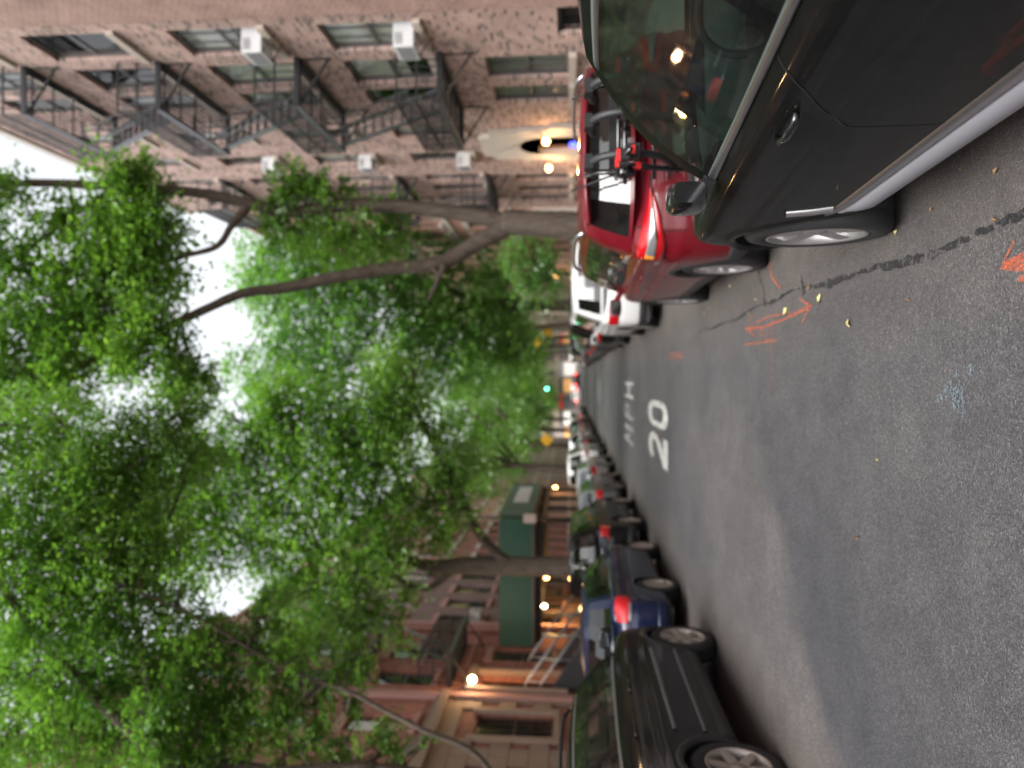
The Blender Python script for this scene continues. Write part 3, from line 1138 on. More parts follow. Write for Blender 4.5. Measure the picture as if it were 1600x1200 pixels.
def row_house(name, label, X, nx, y0, y1, h, wall, floors, pitch, z1, ncol, trim, cornice, seed, wh=1.75, ww=1.05, blinds=(BLIND, BLIND_D, None), bands=None, frame=FRAME, skip=(), lintel=True):
    r_ = random.Random(seed)
    f_ = Facade(name, label, X, nx, y0, y1, h, wall, cornice=cornice)
    sp = (y1 - y0) / ncol
    for k in range(floors):
        for c2 in range(ncol):
            if (k, c2) in skip: continue
            m_ = y0 + sp * (c2 + .5)
            f_.window(m_ - ww / 2, m_ + ww / 2, z1 + pitch * k, z1 + pitch * k + wh, sill=trim, blind=r_.choice(blinds), blindfrac=r_.uniform(.4, 1), frame=frame, lintel=trim if lintel else None)
    if bands:
        for z_, bm_ in bands:
            b = MB()
            f_.bx(b, .002, .07, y0, y1, z_, z_ + .22)
            b.build('string_course', bm_, f_.root)
    return f_


R2 = row_house('row_house', 'salmon brick house with pale stone bands behind the forked tree', RX, -1, 31.02, 43, 16.5, BR_SAL, 5, 3.1, 1.6, 5, STONE_L, STONE_P, 11, bands=[(z_, STONE_L) for z_ in (1.2, 4.2, 7.3, 10.4, 13.5)])
dm = MB(); R2.bx(dm, .004, .12, 31.2, 32.6, .13, 3.3); dm.build('door_surround', STONE_L, R2.root)
R2.finish()
R3 = row_house('row_house', 'orange brick house with brownstone trim farther down the right pavement', RX, -1, 43.02, 58, 14.5, BR_SAL, 4, 3.2, 1.7, 6, STONE_P, STONE_B, 12); R3.finish()
R4 = row_house('row_house', 'brown brick house past the orange brick house', RX, -1, 58.02, 78, 17, BR_BROWN, 5, 3.1, 1.7, 7, STONE_T, STONE_B, 13); R4.finish()
R5 = row_house('row_house', 'tan brick corner house on the right at the avenue', RX, -1, 78.02, 122, 18, BR_TAN, 5, 3.2, 1.8, 12, STONE_L, STONE_B, 14); R5.finish()

# --- left side
L0 = row_house('row_house', 'dark brown brick house before the tan stone house', LX, 1, -10, 12.4, 15.5, BR_BROWN, 4, 3.3, 1.8, 8, STONE_B, STONE_B, 20); L0.finish()
# tan stone base, pink brick above
L1 = Facade('town_house', 'town house with tan stone ground floor and pink brick upper floors', LX, 1, 12.42, 22.35, 16.2, BR_RED, cornice=STONE_B)
for a, b in ((13.3, 14.7), (16.3, 17.7), (19.75, 21.2)):
    L1.window(a, b, 2.15, 4.35, sill=STONE_T, blind=None, frame=FRAME_B, bars=1, sillout=.14)
    for k in range(1, 4):
        L1.window(a + .25, b - .25, 3.05 + 3.1 * k, 4.95 + 3.1 * k, sill=STONE_P, blind=BLIND_Y if k == 1 else BLIND, frame=FRAME_B, lintel=STONE_P)
# rusticated stone blocks of the ground floor, laid round the windows
zrow = .15
row = 0
blk = 0
rs = random.Random(2)
while zrow < 5.35:
    hh = .52
    yy = 12.44 + (.45 if row % 2 else 0)
    if row % 2:
        yy = 12.44
    first = True
    while yy < 22.3:
        ln = .9 if not (first and row % 2) else .45
        first = False
        ye = min(yy + ln, 22.33)
        if ye - yy > .12 and not any(a - .02 < ye and b + .02 > yy and c < zrow + hh and d + .02 > zrow for a, b, c, d in L1.open):
            m_ = MB()
            L1.bx(m_, .002, .055 + rs.uniform(0, .012), yy + .008, ye - .008, zrow + .008, zrow + hh - .008)
            m_.build('stone_block', STONE_T, L1.root)
        yy = ye
    zrow += hh
    row += 1
b = MB(); L1.bx(b, .002, .2, 12.42, 22.35, 5.36, 5.6); L1.bx(b, .002, .12, 12.42, 22.35, 5.6, 5.75); b.build('string_course', STONE_T, L1.root)
for a, b2 in ((13.3, 14.7), (16.3, 17.7), (19.75, 21.2)):
    for yy in (a - .22, b2 + .02):
        m_ = MB(); L1.bx(m_, .002, .13, yy, yy + .2, 2.0, 4.5); m_.build('pilaster', STONE_T, L1.root)
m_ = MB(); L1.bx(m_, .002, .16, 22.05, 22.33, .13, 16); m_.build('corner_pier', STONE_P, L1.root)
L1.finish()
# red brick house with stoop and lit door
L2 = Facade('town_house', 'red brick house with a stoop, lit doorway and iron balconies', LX, 1, 22.37, 28.4, 15.8, BR_RED, cornice=STONE_B)
L2.opening(22.75, 23.95, 1.75, 4.55)
L2.window(25.3, 26.4, 2.3, 4.4, sill=STONE_B, lintel=STONE_P, bars=1)
for k in range(3):
    for a in (23.1, 25.3):
        L2.window(a, a + 1.05, 6.1 + 3.1 * k, 8.0 + 3.1 * k, sill=STONE_P, lintel=STONE_P, blind=rw.choice([BLIND_D, None]))
m_ = MB(); L2.bx(m_, -.5, -.44, 22.78, 23.92, 1.75, 3.95); dd = m_.build('front_door', simple('door_dark_wood', (.07, .035, .02), .4), L2.root)
m_ = MB(); m_.add([L2.P(-.43, 22.95, 2.5), L2.P(-.43, 23.75, 2.5), L2.P(-.43, 23.75, 3.8), L2.P(-.43, 22.95, 3.8)], [(0, 1, 2, 3)]); m_.build('door_glass', LITROOM, dd)
m_ = MB(); m_.add([L2.P(-.40, 22.78, 4.0), L2.P(-.40, 23.92, 4.0), L2.P(-.40, 23.92, 4.52), L2.P(-.40, 22.78, 4.52)], [(0, 1, 2, 3)]); m_.build('transom', LITROOM, dd)
m_ = MB()
for yy in (22.55, 23.97): L2.bx(m_, .002, .2, yy, yy + .18, 1.75, 4.7)
L2.bx(m_, .002, .26, 22.45, 24.25, 4.7, 4.95)
m_.build('door_surround', STONE_T, L2.root)
# diagonal stone bond stripes seen as lighter courses
for k in range(6):
    m_ = MB(); L2.bx(m_, .002, .035, 24.6, 28.0, 5.1 + k * 1.6, 5.22 + k * 1.6); m_.build('string_course', STONE_P, L2.root)
m_ = MB(); L2.bx(m_, .002, .3, 28.05, 28.38, .13, 15.6); m_.build('corner_pier', STONE_P, L2.root)
m_ = MB().tube([L2.P(.12, 28.0, z_) for z_ in (.2, 5, 10, 15.4)], .06, 8); m_.build('downpipe', STONE_P, L2.root)
L2.finish()
wall_lamp(LX, 1, 22.62, 4.72, .42, 'bright lit lantern above the doorway of the red brick house', watt=40, r=.11, mat=LAMPW)
fire_escape(LX, 1, 23.0, 26.7, [5.55, 8.75, 11.95], 1.05, 'black iron fire escape balconies on the red brick house with the stoop')
# stoop
stp = empty('stoop', (LX, 24.0, 0), 0, 'dark stone stoop with pale pipe handrails up to the lit doorway', 'stoop')
for k in range(9):
    o1 = 2.35 - k * .26
    MB().box(.004, o1, -1.0, .95, .13 + k * .18 if k else .11, .13 + (k + 1) * .18 - .004).build('step', STONE_B, stp)
for yy in (-1.04, .99):
    m_ = MB()
    m_.prism([(2.55, .13), (2.55, .62), (.15, 2.22), (.004, 2.22), (.004, .13)], yy - .05, yy + .05, axis='y')
    m_.build('cheek_wall', simple('stoop_dark_%d' % (yy > 0), (.03, .03, .033), .55, noise=.3), stp)
    for h_ in (.42, .9):
        MB().tube([(2.5, yy, .62 + h_), (.2, yy, 2.18 + h_), (.0, yy, 2.2 + h_)], .032, 8).build('handrail', STEELP, stp)
    for t in (0, .33, .66, .97):
        x_ = 2.5 - 2.3 * t
        MB().tube([(x_, yy, .5 + 1.56 * t), (x_, yy, 1.52 + 1.56 * t)], .02, 6).build('rail_post', STEELP, stp)
L3 = row_house('town_house', 'brown brick house behind the green sidewalk shed', LX, 1, 28.42, 37, 15, BR_BROWN, 4, 3.25, 2.0, 4, STONE_P, STONE_B, 22, blinds=(BLIND_Y, BLIND_D, None)); L3.finish()
ac_unit(LX, 1, 29.5, 5.27, 'white air conditioner above the roof of the green shed')
L4 = row_house('row_house', 'pink brick house past the green sidewalk shed', LX, 1, 37.02, 50, 15.6, BR_RED, 4, 3.3, 1.8, 6, STONE_L, STONE_B, 23); L4.finish()
L5 = row_house('row_house', 'salmon brick house far down the left pavement', LX, 1, 50.02, 70, 16, BR_SAL, 4, 3.3, 1.8, 8, STONE_L, STONE_B, 24); L5.finish()
L6 = row_house('row_house', 'tan brick corner house on the left at the avenue', LX, 1, 70.02, 122, 17, BR_TAN, 5, 3.2, 1.8, 13, STONE_L, STONE_B, 25); L6.finish()
# houses across the avenue
E_ = empty('corner_shop', (0, ROAD_END + 26, 0), 0, 'pale building with lit shop fronts across the far avenue', 'building')
MB().box(-34, 34, 0, 10, 0, 17).build('wall', BR_TAN, E_)
for k in range(12):
    x0 = -20 + k * 3.4
    m_ = MB().box(x0, x0 + 2.7, -.12, -.004, .5, 3.0); m_.build('shop_window', (WHITEG, FRAME, LITSHOP)[k % 3], E_)
    m_ = MB().box(x0 - .2, x0 + 2.9, -.35, -.13, 3.1, 3.9); m_.build('fascia', (REDPLA, FRAME, ACG, FRAME)[k % 4], E_)
for fl in range(4):
    for k in range(14):
        x0 = -22 + k * 3.2
        MB().box(x0, x0 + 1.3, -.06, -.004, 5 + fl * 3, 6.8 + fl * 3).build('window', FRAME, E_)

# --- green sidewalk shed (scaffold roof over the pavement)
sh = empty('sidewalk_shed', (-7.4, 30.7, 0), 0, 'green painted sidewalk shed over the left pavement with lamps beneath', 'sidewalk shed')
def SB(name, mat, x0, x1, y0, y1, z0, z1):
    return MB().box(x0 + 7.4, x1 + 7.4, y0 - 30.7, y1 - 30.7, z0, z1).build(name, mat, sh)
x = -9.78
k = 0
while x < -5.05:            # front parapet, panel by panel
    x2 = min(x + 1.2, -5.0)
    SB('parapet_panel', SHED, x + .004, x2 - .004, 26.62 - .006 * (k % 2), 26.68, 3.06, 4.26)
    x = x2
    k += 1
yy = 26.7
k = 0
while yy < 34.6:
    y2 = min(yy + 1.2, 34.7)
    SB('parapet_panel', SHED_P, -5.06, -5.0 + .006 * (k % 2), yy + .004, y2 - .004, 3.06, 4.26)
    yy = y2
    k += 1
SB('deck', WOOD, -9.78, -5.07, 26.70, 34.7, 2.92, 3.05)
SB('fascia_rail', IRON_G, -9.78, -4.98, 26.585, 26.612, 2.98, 3.06)
for yv in (27.0, 29.5, 32.0, 34.4):
    SB('beam', IRON, -9.75, -5.1, yv - .07, yv + .07, 2.72, 2.915)
    for xv in (-9.5, -5.25):
        SB('leg', IRON, xv - .06, xv + .06, yv - .06, yv + .06, .13, 2.72)
SB('edge_beam', WOOD, -5.3, -5.1, 26.8, 34.6, 2.56, 2.715)
SB('permit_board', WHITE, -4.994, -4.97, 29.4, 33.4, 3.35, 3.95)
for i, (lx, ly) in enumerate(((-8.9, 28.6), (-8.45, 31.0))):
    lr = empty('shed_lamp', (lx, ly, 2.72), 0, ['bare lit bulb under the shed close to its near edge', 'bare lit bulb in the middle under the shed'][i], 'lamp', 'bulbs under the sidewalk shed')
    MB().lathe([(.002, 0), (.05, 0), (.05, -.1), (.03, -.12)], (0, 0, .2 - .0), 'z', 10).tube([(0, 0, .2), (0, 0, .1)], .02, 6).build('socket', IRON, lr)
    MB().lathe([(.025, .07), (.06, .0), (.075, -.06), (.05, -.12), (.002, -.135)], (0, 0, 0), 'z', 12).build('bulb', LAMPG if i else LAMPW, lr)
    ld = bpy.data.lights.new('shed_light', 'POINT'); ld.energy = 42; ld.color = (1, .55, .18); ld.shadow_soft_size = .12
    lo = bpy.data.objects.new('shed_light', ld); COL.objects.link(lo); lo.parent = lr; lo.location = (0, 0, -.34)
# sign post before the shed
sp_ = empty('sign_post', (-4.98, 26.0, .13), 0, 'thin dark street post with a small pale sign before the green shed', 'sign post')
MB().tube([(0, 0, 0), (0, 0, 3), (0, 0, 5.3)], [.05, .045, .04], 8).build('pole', IRON, sp_)
MB().box(-.16, .16, -.075, -.05, 2.75, 3.2).build('sign_plate', PINKB, sp_)

def spline(pts, n=6):
    pts = [Vector(p) for p in pts]
    out_ = []
    for i in range(len(pts) - 1):
        p0, p1, p2, p3 = pts[max(i - 1, 0)], pts[i], pts[i + 1], pts[min(i + 2, len(pts) - 1)]
        for k in range(n):
            t = k / n
            out_.append(.5 * ((2 * p1) + (p2 - p0) * t + (2 * p0 - 5 * p1 + 4 * p2 - p3) * t * t + (3 * p1 - p0 - 3 * p2 + p3) * t**3))
    out_.append(pts[-1])
    return out_


# ------------------------------------------------------------------ vehicles
def smooth_interp(x, xs, ys):
    x = min(max(x, xs[0]), xs[-1])
    for i in range(len(xs) - 1):
        if x <= xs[i + 1]:
            t = (x - xs[i]) / (xs[i + 1] - xs[i])
            def sl(k):
                if k <= 0 or k >= len(xs) - 1:
                    k0, k1 = max(k - 1, 0), min(k + 1, len(xs) - 1)
                    return (ys[k1] - ys[k0]) / (xs[k1] - xs[k0])
                a = (ys[k] - ys[k - 1]) / (xs[k] - xs[k - 1])
                b = (ys[k + 1] - ys[k]) / (xs[k + 1] - xs[k])
                return 0 if a * b <= 0 else 2 * a * b / (a + b)
            h = xs[i + 1] - xs[i]
            m0, m1 = sl(i), sl(i + 1)
            return (2 * t**3 - 3 * t * t + 1) * ys[i] + (t**3 - 2 * t * t + t) * h * m0 + (-2 * t**3 + 3 * t * t) * ys[i + 1] + (t**3 - t * t) * h * m1
    return ys[-1]


INSET_T = [0, .05, .12, .22, .28, .40, .55, .66, .685, .72, .80, .90, .96, 1.0]
INSET_V = [.085, .045, .030, .022, .012, .004, .0, .002, .016, .021, .022, .034, .052, .085]


class Car:
    def __init__(s, label, cx, yrear, paintm, group, L=4.6, W=.92, H=1.68, ar=.95, af=3.65, Rw=.36, zs=.24, top=None, cowl=3.45, head=2.75, rtop=.35, rbase=.32,
                 wr=.66, wins=((.05, .42), (.46, .74), (.78, .95)), glassm=CGLASS, rglass=CGLASS_D, sglass=None, belt_chrome=False, cladding=True, rails=None, wheel=('five', ALLOY), sedan=False, detail=1,
                 dn=.95, dt=.42, roofz=.03, tail=None, name='parked_car', bulge=.03, steer=False, rz=0.0, folded=False, seamB=None, handles=None):
        s.__dict__.update(locals())
        s.root = empty(name, (cx, yrear, 0), rz, label, 'car', group)
        s.top = top or [(0, 1.02), (.35, 1.10), (rbase + .3, 1.12), (cowl, 1.05), (L - .45, .92), (L, .70)]
        s.txs, s.tys = [p[0] for p in s.top], [p[1] for p in s.top]
        pts = []
        nt, nn = 14, 26
        n1, n2 = 3.4, 2.7
        for i in range(nt):
            th = math.pi / 2 * i / nt
            pts.append((W * math.sin(th)**(2 / n1), dt * (1 - math.cos(th)**(2 / n1))))
        step = .05 if detail >= 2 else .09
        ny = int((L - dn - dt) / step)
        for i in range(ny):
            y_ = dt + (L - dn - dt) * i / ny
            bow = 0.0
            pts.append((W + bow, y_))
        for i in range(nn + 1):
            th = math.pi / 2 * i / nn
            pts.append((W * max(math.cos(th), 0)**(2 / n2), L - dn + dn * math.sin(th)**(2 / n2)))
        s.o = pts
        s.arc = [0]
        for i in range(1, len(pts)):
            s.arc.append(s.arc[-1] + math.dist(pts[i], pts[i - 1]))
        s.oy = [p[1] for p in pts]
        s.ox = [p[0] for p in pts]

    def ztop(s, y): return smooth_interp(y, s.txs, s.tys)

    def zbot(s, y):
        return s.zs + .05 * max(0, 1 - y / .5) ** 2 + .04 * max(0, 1 - (s.L - y) / .6) ** 2

    def inset(s, t, y):
        v = float(np.interp(t, INSET_T, INSET_V))
        e = max(0, 1 - y / .35) + max(0, 1 - (s.L - y) / .6)
        if t > .7: v *= 1 + 1.1 * e * (t - .7) / .3
        return v

    def on(s, sa, z, sg=1, off=0.0):
        """point of the lower body at arc length sa from the tail's middle and height z"""
        x = float(np.interp(sa, s.arc, s.ox))
        y = float(np.interp(sa, s.arc, s.oy))
        e = .01
        x2, y2 = float(np.interp(sa + e, s.arc, s.ox)), float(np.interp(sa + e, s.arc, s.oy))
        x1, y1 = float(np.interp(sa - e, s.arc, s.ox)), float(np.interp(sa - e, s.arc, s.oy))
        tx, ty = x2 - x1, y2 - y1
        l = math.hypot(tx, ty) or 1
        nx, ny = ty / l, -tx / l
        zb, zt = s.zbot(y), s.ztop(y)
        t = (z - zb) / (zt - zb)
        d = off - s.inset(min(max(t, 0), 1), y)
        return Vector((sg * (x + nx * d), y + ny * d, z))

    def side(s, y, z, sg=1, off=0.0):
        return s.on(float(np.interp(y, s.oy, s.arc)), z, sg, off)

    def xtop(s, y):
        return s.side(y, s.ztop(y)).x

    # greenhouse -------------------------------------------------
    def roofedge(s, y):
        m = (s.head + s.rtop) / 2
        hw = abs(s.head - s.rtop) / 2
        u = (y - m) / hw
        return s.H - .055 - (.045 * max(0, u) ** 2 + s.roofz * max(0, -u) ** 2)

    def gside(s, a, b, sg=1, off=0.0):
        yb = s.cowl + (s.rbase - s.cowl) * a
        yr = s.head + (s.rtop + .10 - s.head) * a
        B = s.side(yb, s.ztop(yb))
        wr = s.wr * (1 - .06 * a)
        Rf = Vector((wr, yr, s.roofedge(yr)))
        p = B.lerp(Rf, b)
        bl = s.bulge * math.sin(math.pi * min(b, 1)) * min(1, 4 * a, 4 * (1 - a) + .3) + .012 * b
        p.x += bl + off
        # the roof edge arches forward down the screen pillar
        if a < .25:
            p.y += .10 * math.sin(math.pi * b) * (1 - a / .25)
            p.z += .035 * math.sin(math.pi * b) * (1 - a / .25)
        return Vector((p.x * sg, p.y, p.z))

    def gfront(s, i, j, off=0.0):
        e = s.gside(0, j)
        wbow = .30 * (1 - j) + .12 * j
        k = 1 - i * i
        return Vector((e.x * i, e.y + wbow * k + off, e.z + (.045 * (1 - j) + .045 * j) * k + off * .6))

    def grear(s, i, j, off=0.0):
        e = s.gside(1, j)
        k = 1 - abs(i) ** 3
        if s.sedan:
            bow = .16 * (1 - j) + .1 * j
        else:
            bow = max(0.0, (e.y - .05)) * (1 - j) * .95 + .16 * j
        return Vector((e.x * i, e.y - bow * k - off, e.z + .045 * j * k + (.02 * k if s.sedan else 0)))

    def build(s):
        W, L, H, root = s.W, s.L, s.H, s.root
        T = 22 if s.detail >= 2 else 14
        half = []
        axles = [(s.ar, s.Rw), (s.af, s.Rw)]
        Ra = s.Rw + .055
        rows = []
        for k in range(T + 1):
            t = k / T
            row = []
            for i, (x, y) in enumerate(s.o):
                z = s.zbot(y) + t * (s.ztop(y) - s.zbot(y))
                row.append([s.arc[i], y, z])
            rows.append(row)
        n = len(s.o)
        dist = lambda y, z: min(((math.hypot(y - a, z - r), a, r) for a, r in axles))
        inside = [[False] * n for _ in rows]
        for k in range(T + 1):
            for i in range(n):
                if s.ox[i] > .6 * W:
                    p = s.on(rows[k][i][0], rows[k][i][2])
                    d, a, r = dist(p.y, p.z)
                    inside[k][i] = d < Ra
        fcs = []
        for k in range(T):
            for i in range(n - 1):
                if not (inside[k][i] and inside[k + 1][i] and inside[k][i + 1] and inside[k + 1][i + 1]):
                    fcs.append((k * n + i, k * n + i + 1, (k + 1) * n + i + 1, (k + 1) * n + i))
        V = []
        for k in range(T + 1):
            for i in range(n):
                sa, y, z = rows[k][i]
                p = s.on(sa, z)
                if inside[k][i]:
                    d, a, r = dist(p.y, p.z)
                    f = Ra / max(d, .05)
                    y2, z2 = a + (p.y - a) * f, r + (p.z - r) * f
                    p = s.side(y2, max(z2, s.zs * .9)) if s.zbot(y2) <= z2 else Vector((p.x, y2, z2))
                V.append(p)
        mb = MB()
        used = sorted({q for f in fcs for q in f})
        mp = {q: j for j, q in enumerate(used)}
        f2 = [tuple(mp[q] for q in f) for f in fcs]
        for sg in (1, -1):
            mb.add([(V[q].x * sg, V[q].y, V[q].z) for q in used], f2 if sg > 0 else [f[::-1] for f in f2], 0, True)
        # bonnet and rear deck
        def lid(y_lo, y_hi, crown, nn=None):
            ys = [y for y in s.oy if y_lo <= y <= y_hi]
            G = []
            for y in ys:
                sa = float(np.interp(y, s.oy, s.arc))
                e = s.on(sa, s.ztop(y))
                G.append([(e.x * u, e.y, e.z + crown * (1 - abs(u) ** 2.2) * min(1, e.x / (.5 * W))) for u in np.linspace(-1, 1, 17)])
            return G
        mb.grid(lid(s.cowl - .12, L + 1, .055), 0, True)
        if s.rbase > .05:
            mb.grid(lid(-1, s.rbase + .05, .02), 0, True)
        body = mb.build('body', s.paintm, root)
        me = body.data
        bm = bmesh.new(); bm.from_mesh(me)
        bmesh.ops.remove_doubles(bm, verts=bm.verts, dist=.0008)
        bmesh.ops.recalc_face_normals(bm, faces=bm.faces)
        bm.to_mesh(me); bm.free()
        # underbody, wheel wells
        ub = MB()
        ub.box(-W + .12, W - .12, .18, L - .3, s.zs - .02, s.zs + .05)
        for a, r in axles:
            for sg in (1, -1):
                G = []
                for xx in (0, .03, .30):
                    row = []
                    for q in range(21):
                        th = math.pi * (-.12 + 1.24 * q / 20)
                        yy, zz = a + Ra * math.cos(th), r + Ra * math.sin(th)
                        zc = max(zz, s.zs)
                        sx = s.side(yy, max(zc, s.zbot(yy) + .005)).x - .004
                        row.append((sg * (sx - xx), yy, zz))
                    G.append(row)
                ub.grid(G, 0, True)
                c_ = G[-1]
                ub.add(list(c_), [tuple(range(len(c_)))], 0)
        ub.build('underbody', PLASTIC, root, fixn=False)
        if s.cladding:
            for a, r in axles:
                for sg in (1, -1):
                    cl = MB()
                    ins, outr, mid = [], [], []
                    for q in range(25):
                        th = math.pi * (-.10 + 1.2 * q / 24)
                        def at_(rr, off):
                            yy, zz = a + rr * math.cos(th), r + rr * math.sin(th)
                            return s.side(yy, max(zz, s.zbot(yy) + .003), sg, off)
                        ins.append(at_(Ra - .012, -.02)); mid.append(at_(Ra + .002, .012)); outr.append(at_(Ra + .05, .006))
                        if q == 0 or q == 24: pass
                    o2 = []
                    for q in range(25):
                        th = math.pi * (-.10 + 1.2 * q / 24)
                        yy, zz = a + (Ra + .055) * math.cos(th), r + (Ra + .055) * math.sin(th)
                        o2.append(s.side(yy, max(zz, s.zbot(yy) + .003), sg, -.004))
                    cl.grid([ins, mid, outr, o2], 0, True)
                    cl.build('wheel_arch_trim', s.cladding if not isinstance(s.cladding, bool) else PLASTIC, root)
            for sg in (1, -1):
                m_ = MB()
                ys = np.linspace(s.ar + Ra + .03, s.af - Ra - .03, 26)
                G = [[s.side(y, z, sg, o_) for y in ys] for z, o_ in ((s.zs + .01, .002), (s.zs + .04, .016), (s.zs + .13, .014), (s.zs + .15, .001))]
                m_.grid(G, 0, True)
                m_.build('sill_cladding', s.cladding if not isinstance(s.cladding, bool) else PLASTIC, root)
        # cabin shell: screen pillars, door frames, roof
        A = sorted({0.0, 1.0} | {a for w in s.wins for a in w})
        aa = []
        for u, v in zip(A, A[1:]):
            m_ = max(2, int((v - u) / .06))
            aa += list(np.linspace(u, v, m_, endpoint=False))
        aa.append(1.0)
        B0, B1 = .045, .90
        bb = [0, B0, .2, .4, .6, .78, B1, .955, 1.0]
        shell = MB()
        blacks, trims = {1: MB(), -1: MB()}, []
        panes = {(w, sg): MB() for w in range(len(s.wins)) for sg in (1, -1)}
        for sg in (1, -1):
            for i in range(len(aa) - 1):
                for k in range(len(bb) - 1):
                    ac, bc = (aa[i] + aa[i + 1]) / 2, (bb[k] + bb[k + 1]) / 2
                    q = [s.gside(aa[i], bb[k], sg), s.gside(aa[i + 1], bb[k], sg), s.gside(aa[i + 1], bb[k + 1], sg), s.gside(aa[i], bb[k + 1], sg)]
                    wi = next((j for j, w in enumerate(s.wins) if w[0] < ac < w[1]), None)
                    if B0 < bc < B1 and wi is not None:
                        panes[(wi, sg)].add(q, [(0, 1, 2, 3)], 0, True)
                    elif B0 < bc < B1 and s.wins[0][0] < ac < s.wins[-1][1]:
                        blacks[sg].add(q, [(0, 1, 2, 3)], 0, True)
                    elif bc < B0 and ac < s.wins[-1][1] + .01:
                        blacks[sg].add(q, [(0, 1, 2, 3)], 0, True)
                    else:
                        shell.add(q, [(0, 1, 2, 3)], 0, True)
            if s.belt_chrome:
                for bl, bh, nm in ((-.01, .05, 0), (.895, .94, 1)):
                    al = np.linspace(.035, s.wins[-1][1], 40)
                    G = [[s.gside(a, b_, sg, o_) for a in al] for b_, o_ in ((bl, .002), (bl + .008, .014), (bh - .008, .014), (bh, .002))]
                    trims.append(MB().grid(G, 0, True))
        ii = [-1, -.93, -.7, -.4, -.1, .1, .4, .7, .93, 1]
        jj = [0, .04, .3, .6, .93, 1]
        ws = MB()
        for i in range(9):
            for j in range(5):
                q = [s.gfront(ii[i], jj[j]), s.gfront(ii[i + 1], jj[j]), s.gfront(ii[i + 1], jj[j + 1]), s.gfront(ii[i], jj[j + 1])]
                (ws if 0 < i < 8 and 0 < j < 4 else shell).add(q, [(0, 1, 2, 3)], 0, True)
        ii = [-1, -.88, -.6, -.3, 0, .3, .6, .88, 1]
        jj = [0, .07, .3, .6, .84, 1]
        rw_ = MB()
        for i in range(8):
            for j in range(5):
                q = [s.grear(ii[i], jj[j]), s.grear(ii[i + 1], jj[j]), s.grear(ii[i + 1], jj[j + 1]), s.grear(ii[i], jj[j + 1])]
                (rw_ if 0 < i < 7 and 0 < j < 4 else shell).add(q, [(0, 1, 2, 3)], 0, True)
        # roof
        G = []
        for a in np.linspace(0, 1, 18):
            e = s.gside(a, 1)
            row = []
            for u in np.linspace(-1, 1, 13):
                fb = (1 - u * u) * .12 * (1 - a) - (1 - abs(u)**3) * (.16 if not s.sedan else .10) * a
                row.append((e.x * u, e.y + fb, e.z + .045 * (1 - abs(u) ** 2.6)))
            G.append(row)
        shell.grid(G, 0, True)
        sh_ = shell.build('roof', s.paintm, root)
        bm = bmesh.new(); bm.from_mesh(sh_.data)
        bmesh.ops.remove_doubles(bm, verts=bm.verts, dist=.0008)
        bmesh.ops.recalc_face_normals(bm, faces=bm.faces)
        bm.to_mesh(sh_.data); bm.free()
        for m_ in blacks.values(): m_.build('door_frame', GLOSSB, root)
        for m_ in trims: m_.build('window_trim', CHROME_S, root)
        ws.build('windscreen', s.glassm, root)
        rw_.build('rear_window', s.rglass, root)
        for (w, sg), m_ in panes.items():
            m_.build('side_window', (s.sglass or s.glassm) if w < 2 else s.rglass, root)
        # cabin
        ci = MB()
        G = [[(s.gside(a, b_, sg).x - sg * .035, s.gside(a, b_, sg).y, s.gside(a, b_, sg).z - .03) for a in np.linspace(.02, .98, 12)] for sg, b_ in ((1, 1), (-1, 1))]
        mids = [[((p[0] + q[0]) / 2, p[1], p[2] + .03) for p, q in zip(G[0], G[1])]]
        ci.grid([G[0], mids[0], G[1]], 0, True)
        ci.box(-W + .14, W - .14, s.rbase + .15, s.cowl, .32, .40)
        for sg in (1, -1):
            ys = np.linspace(s.rbase + .05, s.cowl - .02, 14)
            ci.grid([[s.side(y, s.ztop(y) - .012, sg, -.07) for y in ys], [s.side(y, .4, sg, -.09) for y in ys]], 0, True)
        ci.build('cabin_lining', INTER, root, fixn=False)
        dz = s.ztop(s.cowl)
        d_ = MB()
        G = [[(u, s.cowl + .20 * (1 - u * u), dz + .02 + .02 * (1 - u * u)) for u in np.linspace(-W + .17, W - .17, 13)],
             [(u, s.cowl - .30, dz + .04) for u in np.linspace(-W + .17, W - .17, 13)],
             [(u, s.cowl - .42, dz - .06) for u in np.linspace(-W + .17, W - .17, 13)],
             [(u, s.cowl - .38, dz - .5) for u in np.linspace(-W + .17, W - .17, 13)]]
        d_.grid(G, 0, True)
        d_.build('dashboard', INTER_G if s.detail >= 3 else INTER, root)
        if s.detail >= 2:
            for sx in (-.40, .40):
                for sy, kind in ((s.cowl - 1.12, 0), (s.cowl - 2.02, 1)):
                    st = MB()
                    prof = [(-.02, .55), (.5, .58), (.52, .48), (0, .42)]
                    # cushion
                    st.grid([[(sx + u * .25, sy + v * .52 - .02, .56 + .05 * (1 - abs(u)**3) - .03 * (v > .9)) for v in np.linspace(0, 1, 6)] for u in np.linspace(-1, 1, 7)], 0, True)
                    # back
                    G = []
                    for v in np.linspace(0, 1, 8):
                        wv = .25 - .05 * v**3
                        yv = sy - .02 - .20 * v
                        zv = .55 + .58 * v
                        G.append([(sx + wv * math.cos(q), yv + .075 * math.sin(q) * (1 - .3 * v), zv) for q in np.linspace(0, 2 * math.pi, 17)[:-1]])
                    st.grid(G, 0, True, closed=True)
                    st.add(G[-1], [tuple(range(16))], 0)
                    st.lathe([(.002, .0), (.11, .01), (.13, .08), (.11, .16), (.002, .17)], (sx, sy - .23, 1.14), 'z', 12)
                    st.build('seat', INTER_G if s.detail >= 3 else INTER, root)
            sw = MB()
            cy, cz = s.cowl - .62, dz - .02
            pts = []
            for q in range(25):
                th = 2 * math.pi * q / 24
                pts.append((-.40 + .185 * math.cos(th), cy + .07 * math.sin(th), cz + .17 * math.sin(th)))
            sw.tube(pts, .016, 7, cap=False)
